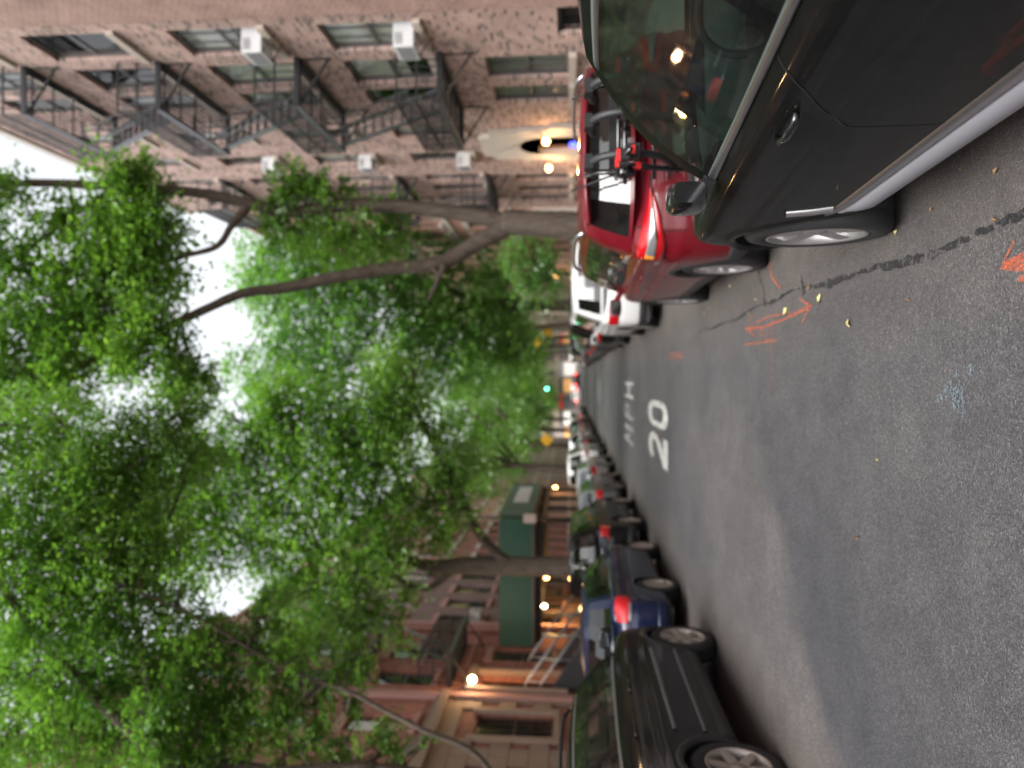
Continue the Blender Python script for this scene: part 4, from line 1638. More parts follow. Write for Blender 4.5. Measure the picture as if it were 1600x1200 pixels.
            sw.bar((-.57, cy, cz), (-.23, cy, cz), .05, .03)
            sw.bar((-.40, cy, cz), (-.40, cy - .07, cz - .16), .05, .03)
            sw.tube([(-.40, cy, cz), (-.40, cy + .25, cz - .08)], .04, 8)
            sw.build('steering_wheel', INTER_G if s.detail >= 3 else INTER, root)
            # inner mirror
            MB().box(-.12, .12, s.head - .10, s.head - .06, H - .30, H - .22).build('inner_mirror', INTER, root)
        # wheels
        for a, r in axles:
            for sg in (1, -1):
                s.wheel_at(sg, a, r, s.side(a, r + .1).x if False else float(np.interp(a, s.oy, s.ox)))
        # mirrors
        for sg in (1, -1):
            yb = s.cowl - .10
            z0 = s.ztop(yb)
            x0 = s.side(yb, z0).x
            m_ = MB()
            G = []
            for v in np.linspace(0, 1, 7):
                k = math.sin(math.pi * (.12 + .76 * v)) ** .5
                rr = .5 + .5 * k
                G.append([(sg * (x0 + .075 + .20 * v), yb + .02 + .115 * rr * max(0, math.cos(q)) + .02 * rr * min(0, math.cos(q)), z0 + .085 + .075 * rr * math.sin(q)) for q in np.linspace(0, 2 * math.pi, 15)[:-1]])
            if s.folded:
                G = []
                for v in np.linspace(0, 1, 9):
                    rr = .62 + .38 * math.sin(math.pi * (.06 + .88 * v)) ** .5
                    G.append([(sg * (x0 + .085 + .058 * rr * math.copysign(abs(math.cos(q)) ** .45, math.cos(q))), yb + .12 - .22 * v, z0 + .12 + .085 * rr * math.copysign(abs(math.sin(q)) ** .45, math.sin(q))) for q in np.linspace(0, 2 * math.pi, 15)[:-1]])
            m_.grid(G, 0, True, closed=True)
            m_.add(G[0], [tuple(range(14))]); m_.add(G[-1], [tuple(range(14))])
            m_.bar((sg * (x0 - .01), yb + .03, z0 + .02), (sg * (x0 + .10), yb + .06, z0 + .08), .09, .06)
            mo = m_.build('wing_mirror', GLOSSB if s.detail >= 3 else s.paintm, root)
            if not s.folded: MB().add([(sg * (x0 + .10), yb + .0, z0 + .03), (sg * (x0 + .255), yb + .0, z0 + .035), (sg * (x0 + .255), yb + .0, z0 + .14), (sg * (x0 + .10), yb + .0, z0 + .145)], [(0, 1, 2, 3)]).build('mirror_glass', MIRR, mo)
        # door gaps
        if s.detail >= 2:
            for sg in (1, -1):
                lines = []
                yB = s.cowl + (s.rbase - s.cowl) * s.wins[0][1]
                yC = s.cowl + (s.rbase - s.cowl) * s.wins[1][1]
                zt = lambda y: s.ztop(y) - .01
                zlow = s.zs + .15
                yF = s.af - Ra - .06
                yR = s.ar + Ra * .9
                lines.append([(yF + .02, zt(yF)), (yF + .03, .8), (yF, .6), (yF - .02, zlow + .06), (yF - .08, zlow)])
                lines.append(s.seamB if s.seamB else [(yB - .01, zt(yB)), (yB + .03, .95), (yB + .05, .85), (yB + .03, .65), (yB + .06, .5), (yB + .10, zlow)])
                lines.append([(yC, zt(yC)), (yC - .02, .95), (yR + .10, .72), (yR + .22, .5), (yR + .30, zlow)])
                lines.append([(yR + .30, zlow), (yF - .08, zlow)])
                m_ = MB()
                for ln in lines:
                    P_ = []
                    for (ya, za), (yb_, zb_) in zip(ln, ln[1:]):
                        for t in np.linspace(0, 1, 8, endpoint=False):
                            P_.append((ya + (yb_ - ya) * t, za + (zb_ - za) * t))
                    P_.append(ln[-1])
                    a_, b_ = [], []
                    for i in range(len(P_)):
                        p0, p1 = P_[max(i - 1, 0)], P_[min(i + 1, len(P_) - 1)]
                        dx, dz_ = p1[0] - p0[0], p1[1] - p0[1]
                        l_ = math.hypot(dx, dz_) or 1
                        w_ = .0028
                        a_.append(s.side(P_[i][0] - dz_ / l_ * w_, P_[i][1] + dx / l_ * w_, sg, .0018))
                        b_.append(s.side(P_[i][0] + dz_ / l_ * w_, P_[i][1] - dx / l_ * w_, sg, .0018))
                    m_.grid([a_, b_], 0, True)
                m_.build('door_gap', SEAM, root, fixn=False)
                for yh, zh in (s.handles or [(yB + .16, s.ztop(yB) - .14)]) + [(yC + .18, s.ztop(yC) - .14)]:
                    if zh < .75: continue
                    s.handle(yh, zh, sg)
        # lamps, grille, plates
        s.patch('headlamp', LENSC, [(s.arc[-1] - q, zz) for q, zz in ((.50, .74), (.72, .80), (.95, .86))], [(s.arc[-1] - q, zz) for q, zz in ((.50, .63), (.72, .66), (.95, .74))], .008)
        s.patch('grille', GLOSSB, [(s.arc[-1] - q, .72) for q in (0, .2, .42)], [(s.arc[-1] - q, .42) for q in (0, .2, .38)], .006)
        s.patch('front_plate', PLATE, [(s.arc[-1] - q, .52) for q in (0, .16)], [(s.arc[-1] - q, .38) for q in (0, .16)], .018)
        t_ = s.tail or 'block'
        if t_ == 'block':
            z0 = s.ztop(.2) - .10
            s.patch('tail_lamp', TAILR, [(q, z0 + .02) for q in (W - .30, W - .12, W + .02, W + .18)], [(q, z0 - .17) for q in (W - .28, W - .12, W + .02, W + .10)], .012)
        s.patch('rear_plate', PLATE, [(0, .92), (.16, .92)], [(0, .77), (.16, .77)], .012)
        s.patch('rear_bumper', PLASTIC if s.cladding is True else s.paintm, [(q, .45) for q in np.linspace(0, W + .2, 9)], [(q, .30) for q in np.linspace(0, W + .2, 9)], .012)
        if s.rails:
            for sg in (1, -1):
                pts = []
                for a in np.linspace(.12, .97, 15):
                    e = s.gside(a, 1, sg)
                    h_ = .055 * min(1, (a - .12) * 12 + .1, (.97 - a) * 12 + .1)
                    pts.append((e.x * .97, e.y, e.z + .02 + h_))
                MB().tube(pts, .018, 8).build('roof_rail', s.rails, root)
        return s

    def handle(s, yh, zh, sg):
        m_ = MB()
        pts = [s.side(yh + d, zh, sg, o_) for d, o_ in ((-.11, .004), (-.09, .03), (0, .042), (.09, .03), (.11, .004))]
        m_.tube(pts, [.011, .013, .014, .013, .011], 8)
        m_.build('door_handle', GLOSSB if s.detail >= 3 else s.paintm, s.root)

    def patch(s, name, mat, top, bot, off=.006, both=True, parent=None):
        res = []
        sub = []
        def dens(pl):
            o_ = []
            for p, q in zip(pl, pl[1:]):
                for t in np.linspace(0, 1, 6, endpoint=False):
                    o_.append((p[0] + (q[0] - p[0]) * t, p[1] + (q[1] - p[1]) * t))
            return o_ + [pl[-1]]
        top, bot = dens(top), dens(bot)
        for sg in (1, -1):
            G = []
            rows_ = [(0, -.003), (.03, off)] + [(v, off) for v in (.25, .5, .75)] + [(.97, off), (1, -.003)]
            for v, o_ in rows_:
                G.append([s.on(a[0] + (b[0] - a[0]) * v, a[1] + (b[1] - a[1]) * v, sg, o_) for a, b in zip(top, bot)])
            m_ = MB().grid(G, 0, True)
            # close the two ends down to the body
            for e in (0, -1):
                edge = [row[e] for row in G]
                base = [s.on(((top[e][0] + (bot[e][0] - top[e][0]) * v)), (top[e][1] + (bot[e][1] - top[e][1]) * v), sg, -.003) for v, _ in rows_]
                m_.grid([edge, base], 0, False)
            res.append(m_.build(name, mat, parent or s.root))
        return res

    def wheel_at(s, sg, y, r, x):
        kind, mat = s.wheel
        wd = .225
        xo = x - .012
        hb = MB()
        hb.lathe([(.002, -.10), (r * .55, -.10), (r * .60, -.16), (r * .60, -.20)], (0, 0, 0), 'x', 20)
        n = 40 if s.detail >= 2 else 24
        w = hb.build('wheel', ALLOY_D, s.root)
        w.location = (sg * xo, y, r)
        w.scale = (sg, 1, 1)
        if s.steer and y > s.L / 2: w.rotation_euler = (0, 0, s.steer)
        ty = MB()
        ri = r * .68
        ty.lathe([(ri, -.012), (ri + .012, -.002), (r * .85, .003), (r * .94, -.006), (r * .985, -.024), (r, -.045), (r, -.085), (r * .992, -.09), (r * .992, -.10), (r, -.105), (r, -wd + .045), (r * .98, -wd + .02), (r * .85, -wd), (ri, -wd)], (0, 0, 0), 'x', n)
        ty.build('tyre', TYRE, w)
        rm = MB()
        rm.lathe([(ri + .004, -.004), (ri - .004, .000), (ri - .016, -.006), (ri - .022, -.05), (ri - .05, -.19)], (0, 0, 0), 'x', n)
        ns = {'five': 5, 'six': 6, 'ten': 10, 'seven': 7}[kind]
        for k in range(ns):
            th0 = 2 * math.pi * k / ns + .3
            hw0, hw1 = {'five': (.052, .042), 'six': (.046, .036), 'ten': (.02, .018), 'seven': (.034, .03)}[kind]
            def q(rad, tang, xx):
                return (xx, rad * math.cos(th0) - tang * math.sin(th0), rad * math.sin(th0) + tang * math.cos(th0))
            G = []
            for rad, hw, xf in ((.04, hw0, -.035), (ri * .45, hw0 * .9, -.018), (ri * .8, hw1, -.012), (ri - .008, hw1 * 1.15, -.012)):
                G.append([q(rad, -hw, xf - .03), q(rad, -hw, xf - .006), q(rad, -hw * .6, xf), q(rad, hw * .6, xf), q(rad, hw, xf - .006), q(rad, hw, xf - .03)])
            rm.grid(G, 0, False)
        rm.lathe([(.002, -.02), (.028, -.02), (.034, -.026), (.07, -.030), (.075, -.06)], (0, 0, 0), 'x', 18)
        rm.build('rim', mat, w)


RIGHT, LEFT = 'cars parked along the right kerb', 'cars parked along the left kerb'
P_DARK = paint('paint_graphite', (.0035, .0038, .0042), 0, .42, .06, (.10, .105, .095), .32, .08)
P_RED = paint('paint_red', (.105, .0012, .006), 0, .35, .03, (.25, .10, .10), .6, .2)
P_WHITE = paint('paint_white', (.62, .62, .62), 0, .3, .06, (.4, .38, .35))
P_BLACK = paint('paint_black', (.004, .004, .0045), 0, .3, .04, (.13, .12, .11), .34, .10)
P_BLUE = paint('paint_blue', (.006, .010, .040), .1, .3, .05, (.14, .14, .15), .5, .15)
P_SILVER = paint('paint_silver', (.42, .42, .44), .5, .32, .05)
P_GREY = paint('paint_grey', (.13, .13, .135), .4, .3, .06)
P_GREEN = paint('paint_green', (.02, .05, .035), .2, .3, .06)

# --- 1 dark graphite SUV, right foreground
C1 = Car('dark graphite SUV with satin rocker trim and chrome window line, beside the orange arrows', 1.883, .08, P_DARK, RIGHT, L=5.0, W=.965, H=1.745, ar=1.0, af=4.06, Rw=.375, zs=.27, cowl=3.32, head=2.42, rtop=.40, rbase=.36,
         top=[(0, 1.10), (.4, 1.18), (1.2, 1.17), (2.2, 1.125), (3.2, 1.075), (3.75, 1.045), (4.5, .95), (5.0, .75)], wr=.70, wins=((.035, .45), (.475, .74), (.77, .95)), belt_chrome=True,
         cladding=P_DARK, wheel=('five', ALLOY), detail=3, dn=1.0, glassm=CGLASS_N, sglass=CGLASS_N, bulge=.045, steer=-.07, rz=.044, folded=True, seamB=[(2.08, 1.12), (2.22, 1.0), (2.36, .90), (2.44, .80), (2.45, .62), (2.47, .50), (2.42, .46), (2.2, .42)], handles=[(2.47, .985)]).build()
for sg in (1, -1):
    m_ = MB()
    ys = np.linspace(C1.ar + .5, C1.af - .46, 40)
    def fade(y): return min(1, (C1.af - .46 - y) / .22 + .15)
    G = [[C1.side(y, z0, sg, o_ * fade(y)) for y in ys] for z0, o_ in ((.315, .0), (.318, .032), (.34, .042), (.425, .026), (.432, .0))]
    m_.grid(G, 0, True)
    m_.build('rocker_trim', simple('rocker_silver_%d' % sg, (.30, .30, .335), .42, metal=.35), C1.root)
    m_ = MB()
    G = [[C1.side(y, z0, sg, o_ * fade(y)) for y in ys] for z0, o_ in ((.442, .001), (.445, .02), (.475, .018), (.49, .001))]
    m_.grid(G, 0, True)
    m_.build('door_lower_trim', CHROME_S, C1.root)
    # fender vent
    m_ = MB()
    for z0, z1, d in ((.50, .68, 0), ):
        G = [[C1.side(3.50 + .02 * math.sin(v * 3.1), .50 + .19 * v, sg, o_) for v in np.linspace(0, 1, 9)] for o_ in (.0, .018)]
        a_ = [C1.side(3.44 + .035 * v, .50 + .20 * v, sg, .020) for v in np.linspace(0, 1, 9)]
        b_ = [C1.side(3.475 + .02 * v, .50 + .20 * v, sg, .020) for v in np.linspace(0, 1, 9)]
        m_.grid([[C1.side(3.435 + .035 * v, .50 + .20 * v, sg, 0) for v in np.linspace(0, 1, 9)], a_, b_, [C1.side(3.48 + .02 * v, .50 + .20 * v, sg, 0) for v in np.linspace(0, 1, 9)]], 0, True)
    m_.build('fender_vent', CHROME, C1.root)
    # character crease lines, as a raised thin fold
# --- 2 red SUV with bike rack
C2 = Car('red SUV with silver roof rails and a bike rack on its tailgate', 1.85, 5.66, P_RED, RIGHT, L=4.62, W=.92, H=1.64, ar=.92, af=3.63, Rw=.365, zs=.26, cowl=3.35, head=2.65, rtop=.32, rbase=.42,
         top=[(0, 1.12), (.4, 1.20), (1.2, 1.17), (2.2, 1.12), (3.3, 1.06), (4.2, .93), (4.62, .7)], wr=.70, wins=((.05, .40), (.43, .70), (.74, .94)), cladding=True, rails=CHROME_S, wheel=('ten', ALLOY), detail=2, tail='wedge', glassm=CGLASS_D, dt=.5).build()
W_ = .92
C2.patch('tail_lamp', TAILR, [(.40, 1.085), (.62, 1.115), (.86, 1.15), (1.08, 1.165)], [(.40, 1.07), (.62, 1.0), (.86, .955), (1.08, .955)], .014)
C2.patch('reverse_lens', LENSC, [(.56, 1.075), (.80, 1.09), (1.00, 1.10)], [(.56, 1.055), (.80, 1.02), (1.00, 1.02)], .019)
C2.patch('indicator_lens', AMBER, [(1.0, 1.10), (1.06, 1.10)], [(1.0, 1.02), (1.06, 1.02)], .020)
# spoiler over the rear window
G = []
for u in np.linspace(-.92, .92, 15):
    e = C2.grear(u, 1.0)
    k = 1 - abs(u) ** 4
    G.append([(e.x, e.y + .10, e.z + .012), (e.x, e.y - .10 - .05 * k, e.z - .012), (e.x, e.y - .11 - .05 * k, e.z - .035), (e.x, e.y + .02, e.z - .06)])
MB().grid(G, 0, True).build('spoiler', P_RED, C2.root)
# tailgate shut line and handle bar
C2.patch('tailgate_gap', SEAM, [(.735, 1.19), (.75, 1.0), (.72, .80), (.62, .66)], [(.742, 1.19), (.757, 1.0), (.727, .80), (.62, .653)], .002)
C2.patch('plate_bar', P_RED, [(0, .985), (.2, .985), (.34, .975)], [(0, .945), (.2, .945), (.34, .955)], .03)


def text_mesh(txt, size, mat, parent, loc, rot, name='lettering'):
    cu = bpy.data.curves.new('t', 'FONT')
    cu.body = txt
    cu.size = size
    cu.extrude = .002
    cu.align_x = 'CENTER'
    o = bpy.data.objects.new('t', cu)
    COL.objects.link(o)
    dg = bpy.context.evaluated_depsgraph_get()
    me = bpy.data.meshes.new_from_object(o.evaluated_get(dg))
    bpy.data.objects.remove(o, do_unlink=True)
    me.materials.clear()
    me.materials.append(mat)
    t = link_mesh(name, me, parent, loc)
    t.rotation_euler = rot
    return t


p = C2.on(.52, .86, -1, .006)
text_mesh('ROGUE', .065, CHROME, C2.root, p, (R(84), 0, R(0)), 'badge_letters')
# bike rack
BR = empty('bike_rack', (1.82, 5.50, 1.06), 0, 'black folding bike rack with red clips strapped to the red SUV tailgate', 'bike rack')
def bt_(name, pts, r_, mat, n=8):
    return MB().tube([(a, b_, c_) for a, b_, c_ in pts], r_, n).build(name, mat, BR)
bt_('frame_tube', [(-.33, .02, .30), (-.33, -.10, .33), (-.30, -.16, .20), (-.30, -.05, -.10), (-.28, .06, -.30), (.28, .06, -.30), (.30, -.05, -.10), (.30, -.16, .20), (.33, -.10, .33), (.33, .02, .30)], .023, GLOSSB)
bt_('cross_tube', [(-.42, -.12, .24), (.42, -.12, .24)], .016, GLOSSB)
bt_('cross_tube', [(-.36, .0, .02), (.36, .0, .02)], .015, GLOSSB)
for sx in (-.30, .30):
    bt_('carrier_arm', [(sx, -.12, .24), (sx - .02, -.30, .30), (sx - .02, -.62, .24)], .015, GLOSSB)
    for q in (.34, .48):
        MB().box(sx - .055, sx + .015, -q - .035, -q + .035, .24, .30).build('cradle', STRAP, BR)
        MB().box(sx - .06, sx + .02, -q - .014, -q + .014, .295, .325).build('cradle_clip', REDPLA, BR)
    MB().box(sx - .022, sx + .022, -.17, -.11, .13, .19).build('red_knob', REDPLA, BR)
MB().box(-.05, .26, -.07, -.03, -.06, -.03).build('red_strap', REDPLA, BR)
for sx in (-.34, .34):
    bt_('strap', [(sx, -.10, .30), (sx * 1.02, .16, .50), (sx * 1.05, .30, .62)], .008, STRAP, 6)
    bt_('strap', [(sx, -.02, .05), (sx * 1.6, .06, .02), (sx * 2.25, .17, -.02)], .007, STRAP, 6)
    bt_('strap', [(sx * .9, .05, -.26), (sx * .9, .09, -.45)], .007, STRAP, 6)
MB().box(-.34, .34, -.06, -.005, .27, .35).build('padding', STRAP, BR)
for sx in (-.33, .33):
    MB().lathe([(.002, -.05), (.06, -.05), (.075, -.02), (.075, .02), (.06, .05), (.002, .05)], (sx, -.12, .24), 'x', 14).build('pivot_hub', GLOSSB, BR)
    bt_('upper_arm', [(sx, -.12, .24), (sx * .95, -.05, .42), (sx * .9, .10, .52)], .02, GLOSSB)
bt_('cross_tube', [(-.42, -.30, .30), (.42, -.30, .30)], .014, GLOSSB)
for sx in (-.27, .02, .27):
    bt_('bow_arm', spline([(sx, .12, .46), (sx, -.10, .50), (sx, -.30, .40), (sx, -.36, .20), (sx, -.26, .0), (sx, -.06, -.10), (sx, .08, -.16)], 4), .028, PLASTIC)
    MB().box(sx - .05, sx + .05, -.42, -.33, .16, .26).build('cradle', STRAP, BR)
    MB().box(sx - .03, sx + .03, -.44, -.405, .195, .22).build('cradle_clip', REDPLA, BR)
    MB().box(sx - .05, sx + .05, -.20, -.08, .475, .535).build('foot_pad', STRAP, BR)

# --- 3 white SUV, 4 black SUV and others along the right kerb
C3 = Car('white SUV parked in front of the red SUV', 1.86, 13.35, P_WHITE, RIGHT, L=4.6, W=.91, H=1.68, cladding=True, wheel=('five', ALLOY), detail=2, glassm=CGLASS_D).build()
C4 = Car('black SUV parked in front of the white SUV', 1.9, 20.1, P_BLACK, RIGHT, L=4.8, W=.95, H=1.74, top=[(0, 1.08), (.35, 1.14), (.7, 1.16), (3.5, 1.08), (4.35, .98), (4.8, .74)], cladding=True, detail=1, glassm=CGLASS_D).build()
SED = dict(sedan=True, H=1.46, rtop=1.15, rbase=.62, head=2.75, cowl=3.5, wr=.60, Rw=.33, top=[(0, .96), (.3, 1.02), (.62, 1.03), (1.4, 1.0), (3.5, .94), (4.2, .82), (4.65, .62)], L=4.65, wins=((.05, .46), (.50, .86)), cladding=False, roofz=.12)
# --- left: 5 black wagon, 6 blue hatchback
C5 = Car('black SUV with grey window trim and six-spoke wheels, nearest the tan stone house', -3.955, 4.93, P_BLACK, LEFT, L=4.72, W=.935, H=1.76, ar=.95, af=3.83, Rw=.375, zs=.27, cowl=3.42, head=2.55, rtop=.35, rbase=.36,
         top=[(0, 1.18), (.4, 1.27), (1.2, 1.275), (2.4, 1.25), (3.4, 1.21), (4.2, 1.08), (4.72, .82)], wr=.70, wins=((.05, .40), (.43, .70), (.73, .95)), belt_chrome=True, cladding=True, rails=PLASTIC, wheel=('six', ALLOY_T), detail=2, glassm=CGLASS).build()
for sg in (1, -1):
    for z0 in (.52, .78):
        m_ = MB()
        ys = np.linspace(C5.ar + .5, C5.af - .48, 20)
        G = [[C5.side(y, z0 + dz + .05 * (y - 1.4) / 2 * 0, sg, o_) for y in ys] for dz, o_ in ((0, .001), (.012, .014), (.028, .012), (.036, .001))]
        m_.grid(G, 0, True)
        m_.build('door_moulding', P_GREY, C5.root)
C6 = Car('blue hatchback with a red tail lamp parked in front of the black SUV', -4.07, 10.42, P_BLUE, LEFT, L=4.5, W=.89, H=1.54, ar=1.12, af=3.72, Rw=.33, zs=.24, cowl=3.5, head=2.55, rtop=.75, rbase=.5,
         top=[(0, 1.00), (.35, 1.08), (.8, 1.08), (2.2, 1.04), (3.5, .97), (4.1, .86), (4.5, .64)], wr=.63, wins=((.05, .42), (.45, .72), (.75, .92)), cladding=False, wheel=('seven', ALLOY_T), detail=2, tail='own', roofz=.06).build()
C6.patch('tail_lamp', TAILE, [(.60, 1.02), (.78, 1.05), (.95, 1.06), (1.16, 1.03)], [(.60, .87), (.78, .83), (.95, .82), (1.12, .86)], .012)
C6.patch('indicator_lens', LENSC, [(.64, .865), (.90, .86)], [(.64, .83), (.90, .815)], .016)
C7 = Car('black SUV with lit red lamps parked in front of the blue hatchback', -4.12, 15.7, P_BLACK, LEFT, L=4.7, W=.94, H=1.74, top=[(0, 1.08), (.35, 1.14), (.7, 1.16), (3.5, 1.1), (4.3, .98), (4.7, .74)], cladding=True, wheel=('six', ALLOY_T), detail=1).build()
C8 = Car('grey sedan parked by the sign post of the green shed', -4.15, 21.3, P_GREY, LEFT, wheel=('five', ALLOY_T), W=.9, **SED).build()
C9 = Car('silver sedan parked beside the green shed', -4.15, 26.9, P_SILVER, LEFT, wheel=('five', ALLOY_T), W=.9, **SED).build()
C10 = Car('tall white SUV parked just past the green shed', -4.15, 32.6, P_WHITE, LEFT, L=4.8, W=.95, H=1.82, top=[(0, 1.1), (.35, 1.16), (.7, 1.18), (3.5, 1.12), (4.35, 1.0), (4.8, .76)], cladding=True, detail=1).build()


def car_copy(src, cx, yr, mat, label, group):
    """copy of a car and its parts, repainted at object level"""
    old = src.paintm
    r_ = src.root.copy(); COL.objects.link(r_)
    r_.location = (cx, yr, 0)
    tag(r_, label, 'car', group)
    for ch in src.root.children:
        c_ = ch.copy(); COL.objects.link(c_); c_.parent = r_
        for i, sl in enumerate(c_.material_slots):
            if sl.material == old:
                sl.link = 'OBJECT'; sl.material = mat
        for g_ in ch.children:
            d_ = g_.copy(); COL.objects.link(d_); d_.parent = c_
    return r_


far_l = [(C8, P_BLACK, 'black sedan parked past the tall white SUV'), (C4, P_SILVER, 'silver SUV parked second past the tall white SUV'), (C8, P_GREY, 'grey sedan parked third past the tall white SUV'), (C4, P_BLACK, 'black SUV parked near the yellow sign on the left'),
         (C8, P_SILVER, 'silver sedan parked past the left yellow sign'), (C8, P_RED, 'red sedan far down the left kerb'), (C4, P_WHITE, 'white SUV far down the left kerb'), (C8, P_BLUE, 'dark blue sedan far down the left kerb')]
yy = 38.4
for i, (src, mt, lb) in enumerate(far_l):
    car_copy(src, -4.15, yy, mt, lb, LEFT)
    yy += 5.7 if i < 5 else 7
far_r = [(C8, P_BLACK, 'black sedan parked past the black SUV on the right'), (C8, P_GREY, 'grey sedan parked second past the black SUV on the right'), (C4, P_GREY, 'grey SUV parked past the second right street tree'), (C8, P_SILVER, 'silver sedan far down the right kerb'),
         (C8, P_RED, 'red sedan far down the right kerb'), (C4, P_WHITE, 'white SUV far down the right kerb'), (C8, P_BLACK, 'black sedan far down the right kerb near the avenue')]
yy = 26.4
for i, (src, mt, lb) in enumerate(far_r):
    car_copy(src, 1.9, yy, mt, lb, RIGHT)
    yy += 6.0 if i < 4 else 8
# traffic waiting at the avenue
for i, (cx, yr, mt, lb) in enumerate(((-2.3, 96, P_WHITE, 'white sedan with glowing tail lamps waiting by the avenue'), (-.3, 108, P_BLACK, 'black sedan with glowing tail lamps driving off ahead'))):
    c_ = car_copy(C8, cx, yr, mt, lb, 'cars driving at the end of the street')
    for ch in c_.children:
        if ch.name.startswith('tail_lamp'):
            for sl in ch.material_slots: sl.link = 'OBJECT'; sl.material = REDG
for i in range(5):
    c_ = car_copy(C4 if i % 2 else C8, -14 + i * 7.2, ROAD_END + 6 + (i % 2) * 4, (P_WHITE, P_RED, P_SILVER, P_BLACK, P_GREEN)[i], ['white sedan crossing on the avenue', 'red SUV crossing on the avenue', 'silver sedan crossing on the avenue', 'black SUV crossing on the avenue', 'green sedan crossing on the avenue'][i], 'cars crossing on the avenue')
    c_.rotation_euler = (0, 0, R(90))

# ------------------------------------------------------------------ trees
def leaf_mesh(name, clumps, size, seed, parent, mat, tuft=.34):
    """clumps: (centre, radii, leaf count); leaves gather in tufts on twigs inside each clump"""
    rng = np.random.default_rng(seed)
    C_, N_ = [], []
    for c, r, n in clumps:
        c, r = np.array(c, float), np.array(r, float)
        nt = max(4, n // 26)
        d = rng.normal(size=(nt, 3))
        d /= np.linalg.norm(d, axis=1)[:, None]
        rad = rng.random(nt)[:, None] ** .36
        tc = c + d * rad * r
        idx = rng.integers(0, nt, n)
        k_ = tuft * min(1.0, float(r.min()))
        # each tuft is a drooping spray: a twig direction out of the clump and a flattish fan of leaves round it
        od = d + rng.normal(size=(nt, 3)) * .5
        od[:, 2] = od[:, 2] * .35 - .28
        od /= np.linalg.norm(od, axis=1)[:, None]
        up_ = np.array([0, 0, 1.0]) + rng.normal(size=(nt, 3)) * .28
        sd = np.cross(od, up_)
        sd /= np.linalg.norm(sd, axis=1)[:, None]
        nm = np.cross(sd, od)
        u = rng.normal(size=(n, 1)) * 1.25
        w = rng.normal(size=(n, 1)) * .75
        h = rng.normal(size=(n, 1)) * .30
        p = tc[idx] + k_ * (u * od[idx] + w * sd[idx] + h * nm[idx])
        p[:, 2] -= k_ * .10 * (u[:, 0] ** 2)
        C_.append(p)
        ang = np.sign(w) * rng.uniform(.35, 1.2, (n, 1))
        N_.append((od[idx] * np.cos(ang) + sd[idx] * np.sin(ang), nm[idx]))
    P_ = np.concatenate(C_)
    n = len(P_)
    ax = np.concatenate([q[0] for q in N_]) + rng.normal(size=(n, 3)) * .28
    ax /= np.linalg.norm(ax, axis=1)[:, None]
    rv = np.concatenate([q[1] for q in N_]) + rng.normal(size=(n, 3)) * .38
    bx = np.cross(ax, rv)
    bx /= np.linalg.norm(bx, axis=1)[:, None] + 1e-9
    nz = np.cross(ax, bx)
    L_ = size * rng.uniform(.5, 1.45, n)[:, None]
    Wd = L_ * .52
    v = np.empty((n, 4, 3), np.float32)
    v[:, 0] = P_ - ax * L_ * .5
    v[:, 1] = P_ + bx * Wd * .5 + ax * L_ * .05 + nz * L_ * .10
    v[:, 2] = P_ + ax * L_ * .5
    v[:, 3] = P_ - bx * Wd * .5 + ax * L_ * .05 + nz * L_ * .10
    me = bpy.data.meshes.new(name)
    me.vertices.add(4 * n)
    me.vertices.foreach_set('co', v.reshape(-1))
    me.loops.add(4 * n)
    me.loops.foreach_set('vertex_index', np.arange(4 * n, dtype=np.int32))
    me.polygons.add(n)
    me.polygons.foreach_set('loop_start', np.arange(0, 4 * n, 4, dtype=np.int32))
    me.polygons.foreach_set('loop_total', np.full(n, 4, np.int32))
    me.materials.append(mat)
    me.update(calc_edges=True)
    o = bpy.data.objects.new(name, me)
    COL.objects.link(o)
    o.parent = parent
    return o


def tree(name, label, base, limbs, clumps, leaf, seed, mat=LEAF, twigs=True, tuft=.34, group='street trees'):
    """limbs: (points, r0, r1) in street coordinates; clumps: (centre, radii, n)"""
    bx, by = base
    root = empty(name, (bx, by, .12), 0, label, 'tree', group)
    off = Vector((bx, by, .12))
    r_ = random.Random(seed)
    mb = MB()
    ends = []
    for pts, r0, r1 in limbs:
        sp = [p - off for p in spline(pts)]
        m = len(sp) - 1
        mb.tube(sp, [r0 + (r1 - r0) * (i / m) ** .8 for i in range(m + 1)], 10 if r0 > .1 else 7, wob=.10, rnd=r_)
        ends += sp[m // 3:]
    if twigs:
        for c, r, n in clumps:
            c = Vector(c) - off
            e = min(ends, key=lambda q: (q - c).length + (2 if q.z > c.z + .3 else 0))
            mid = e.lerp(c, .5) + Vector((r_.uniform(-.3, .3), r_.uniform(-.3, .3), r_.uniform(-.1, .4)))
            dl = (c - e).length
            r0 = min(.09, .02 + .014 * dl)
            mb.tube(spline([e, mid, c], 4), [r0 * (1 - .8 * i / 8) for i in range(9)], 6, wob=.1, rnd=r_)
            for k in range(3):
                q = c + Vector((r_.uniform(-1, 1) * r[0], r_.uniform(-1, 1) * r[1], r_.uniform(-.7, .8) * r[2]))
                mb.tube(spline([mid.lerp(c, .6), (mid + q) / 2 + Vector((0, 0, .15)), q], 3), [.022 * (1 - .12 * i) for i in range(7)], 5)
    mb.build('trunk', BARK, root, fixn=False)
    leaf_mesh('crown', [(Vector(c) - off, r, n) for c, r, n in clumps], leaf, seed, root, mat, tuft)
    return root


def px_clumps(lst, dens=1.0):
    """(px, py, Y, radius px, leaves)"""
    o_ = []
    for x, y, Y, rp, n in lst:
        c = at(x, y, Y)
        r = rp * Y / F_PX
        o_.append((c, (r * 1.22, r * 1.5, r * 1.08), int(n * 1.32 * dens)))
    return o_


def pl(lst):
    return [at(x, y, Y) for x, y, Y in lst]


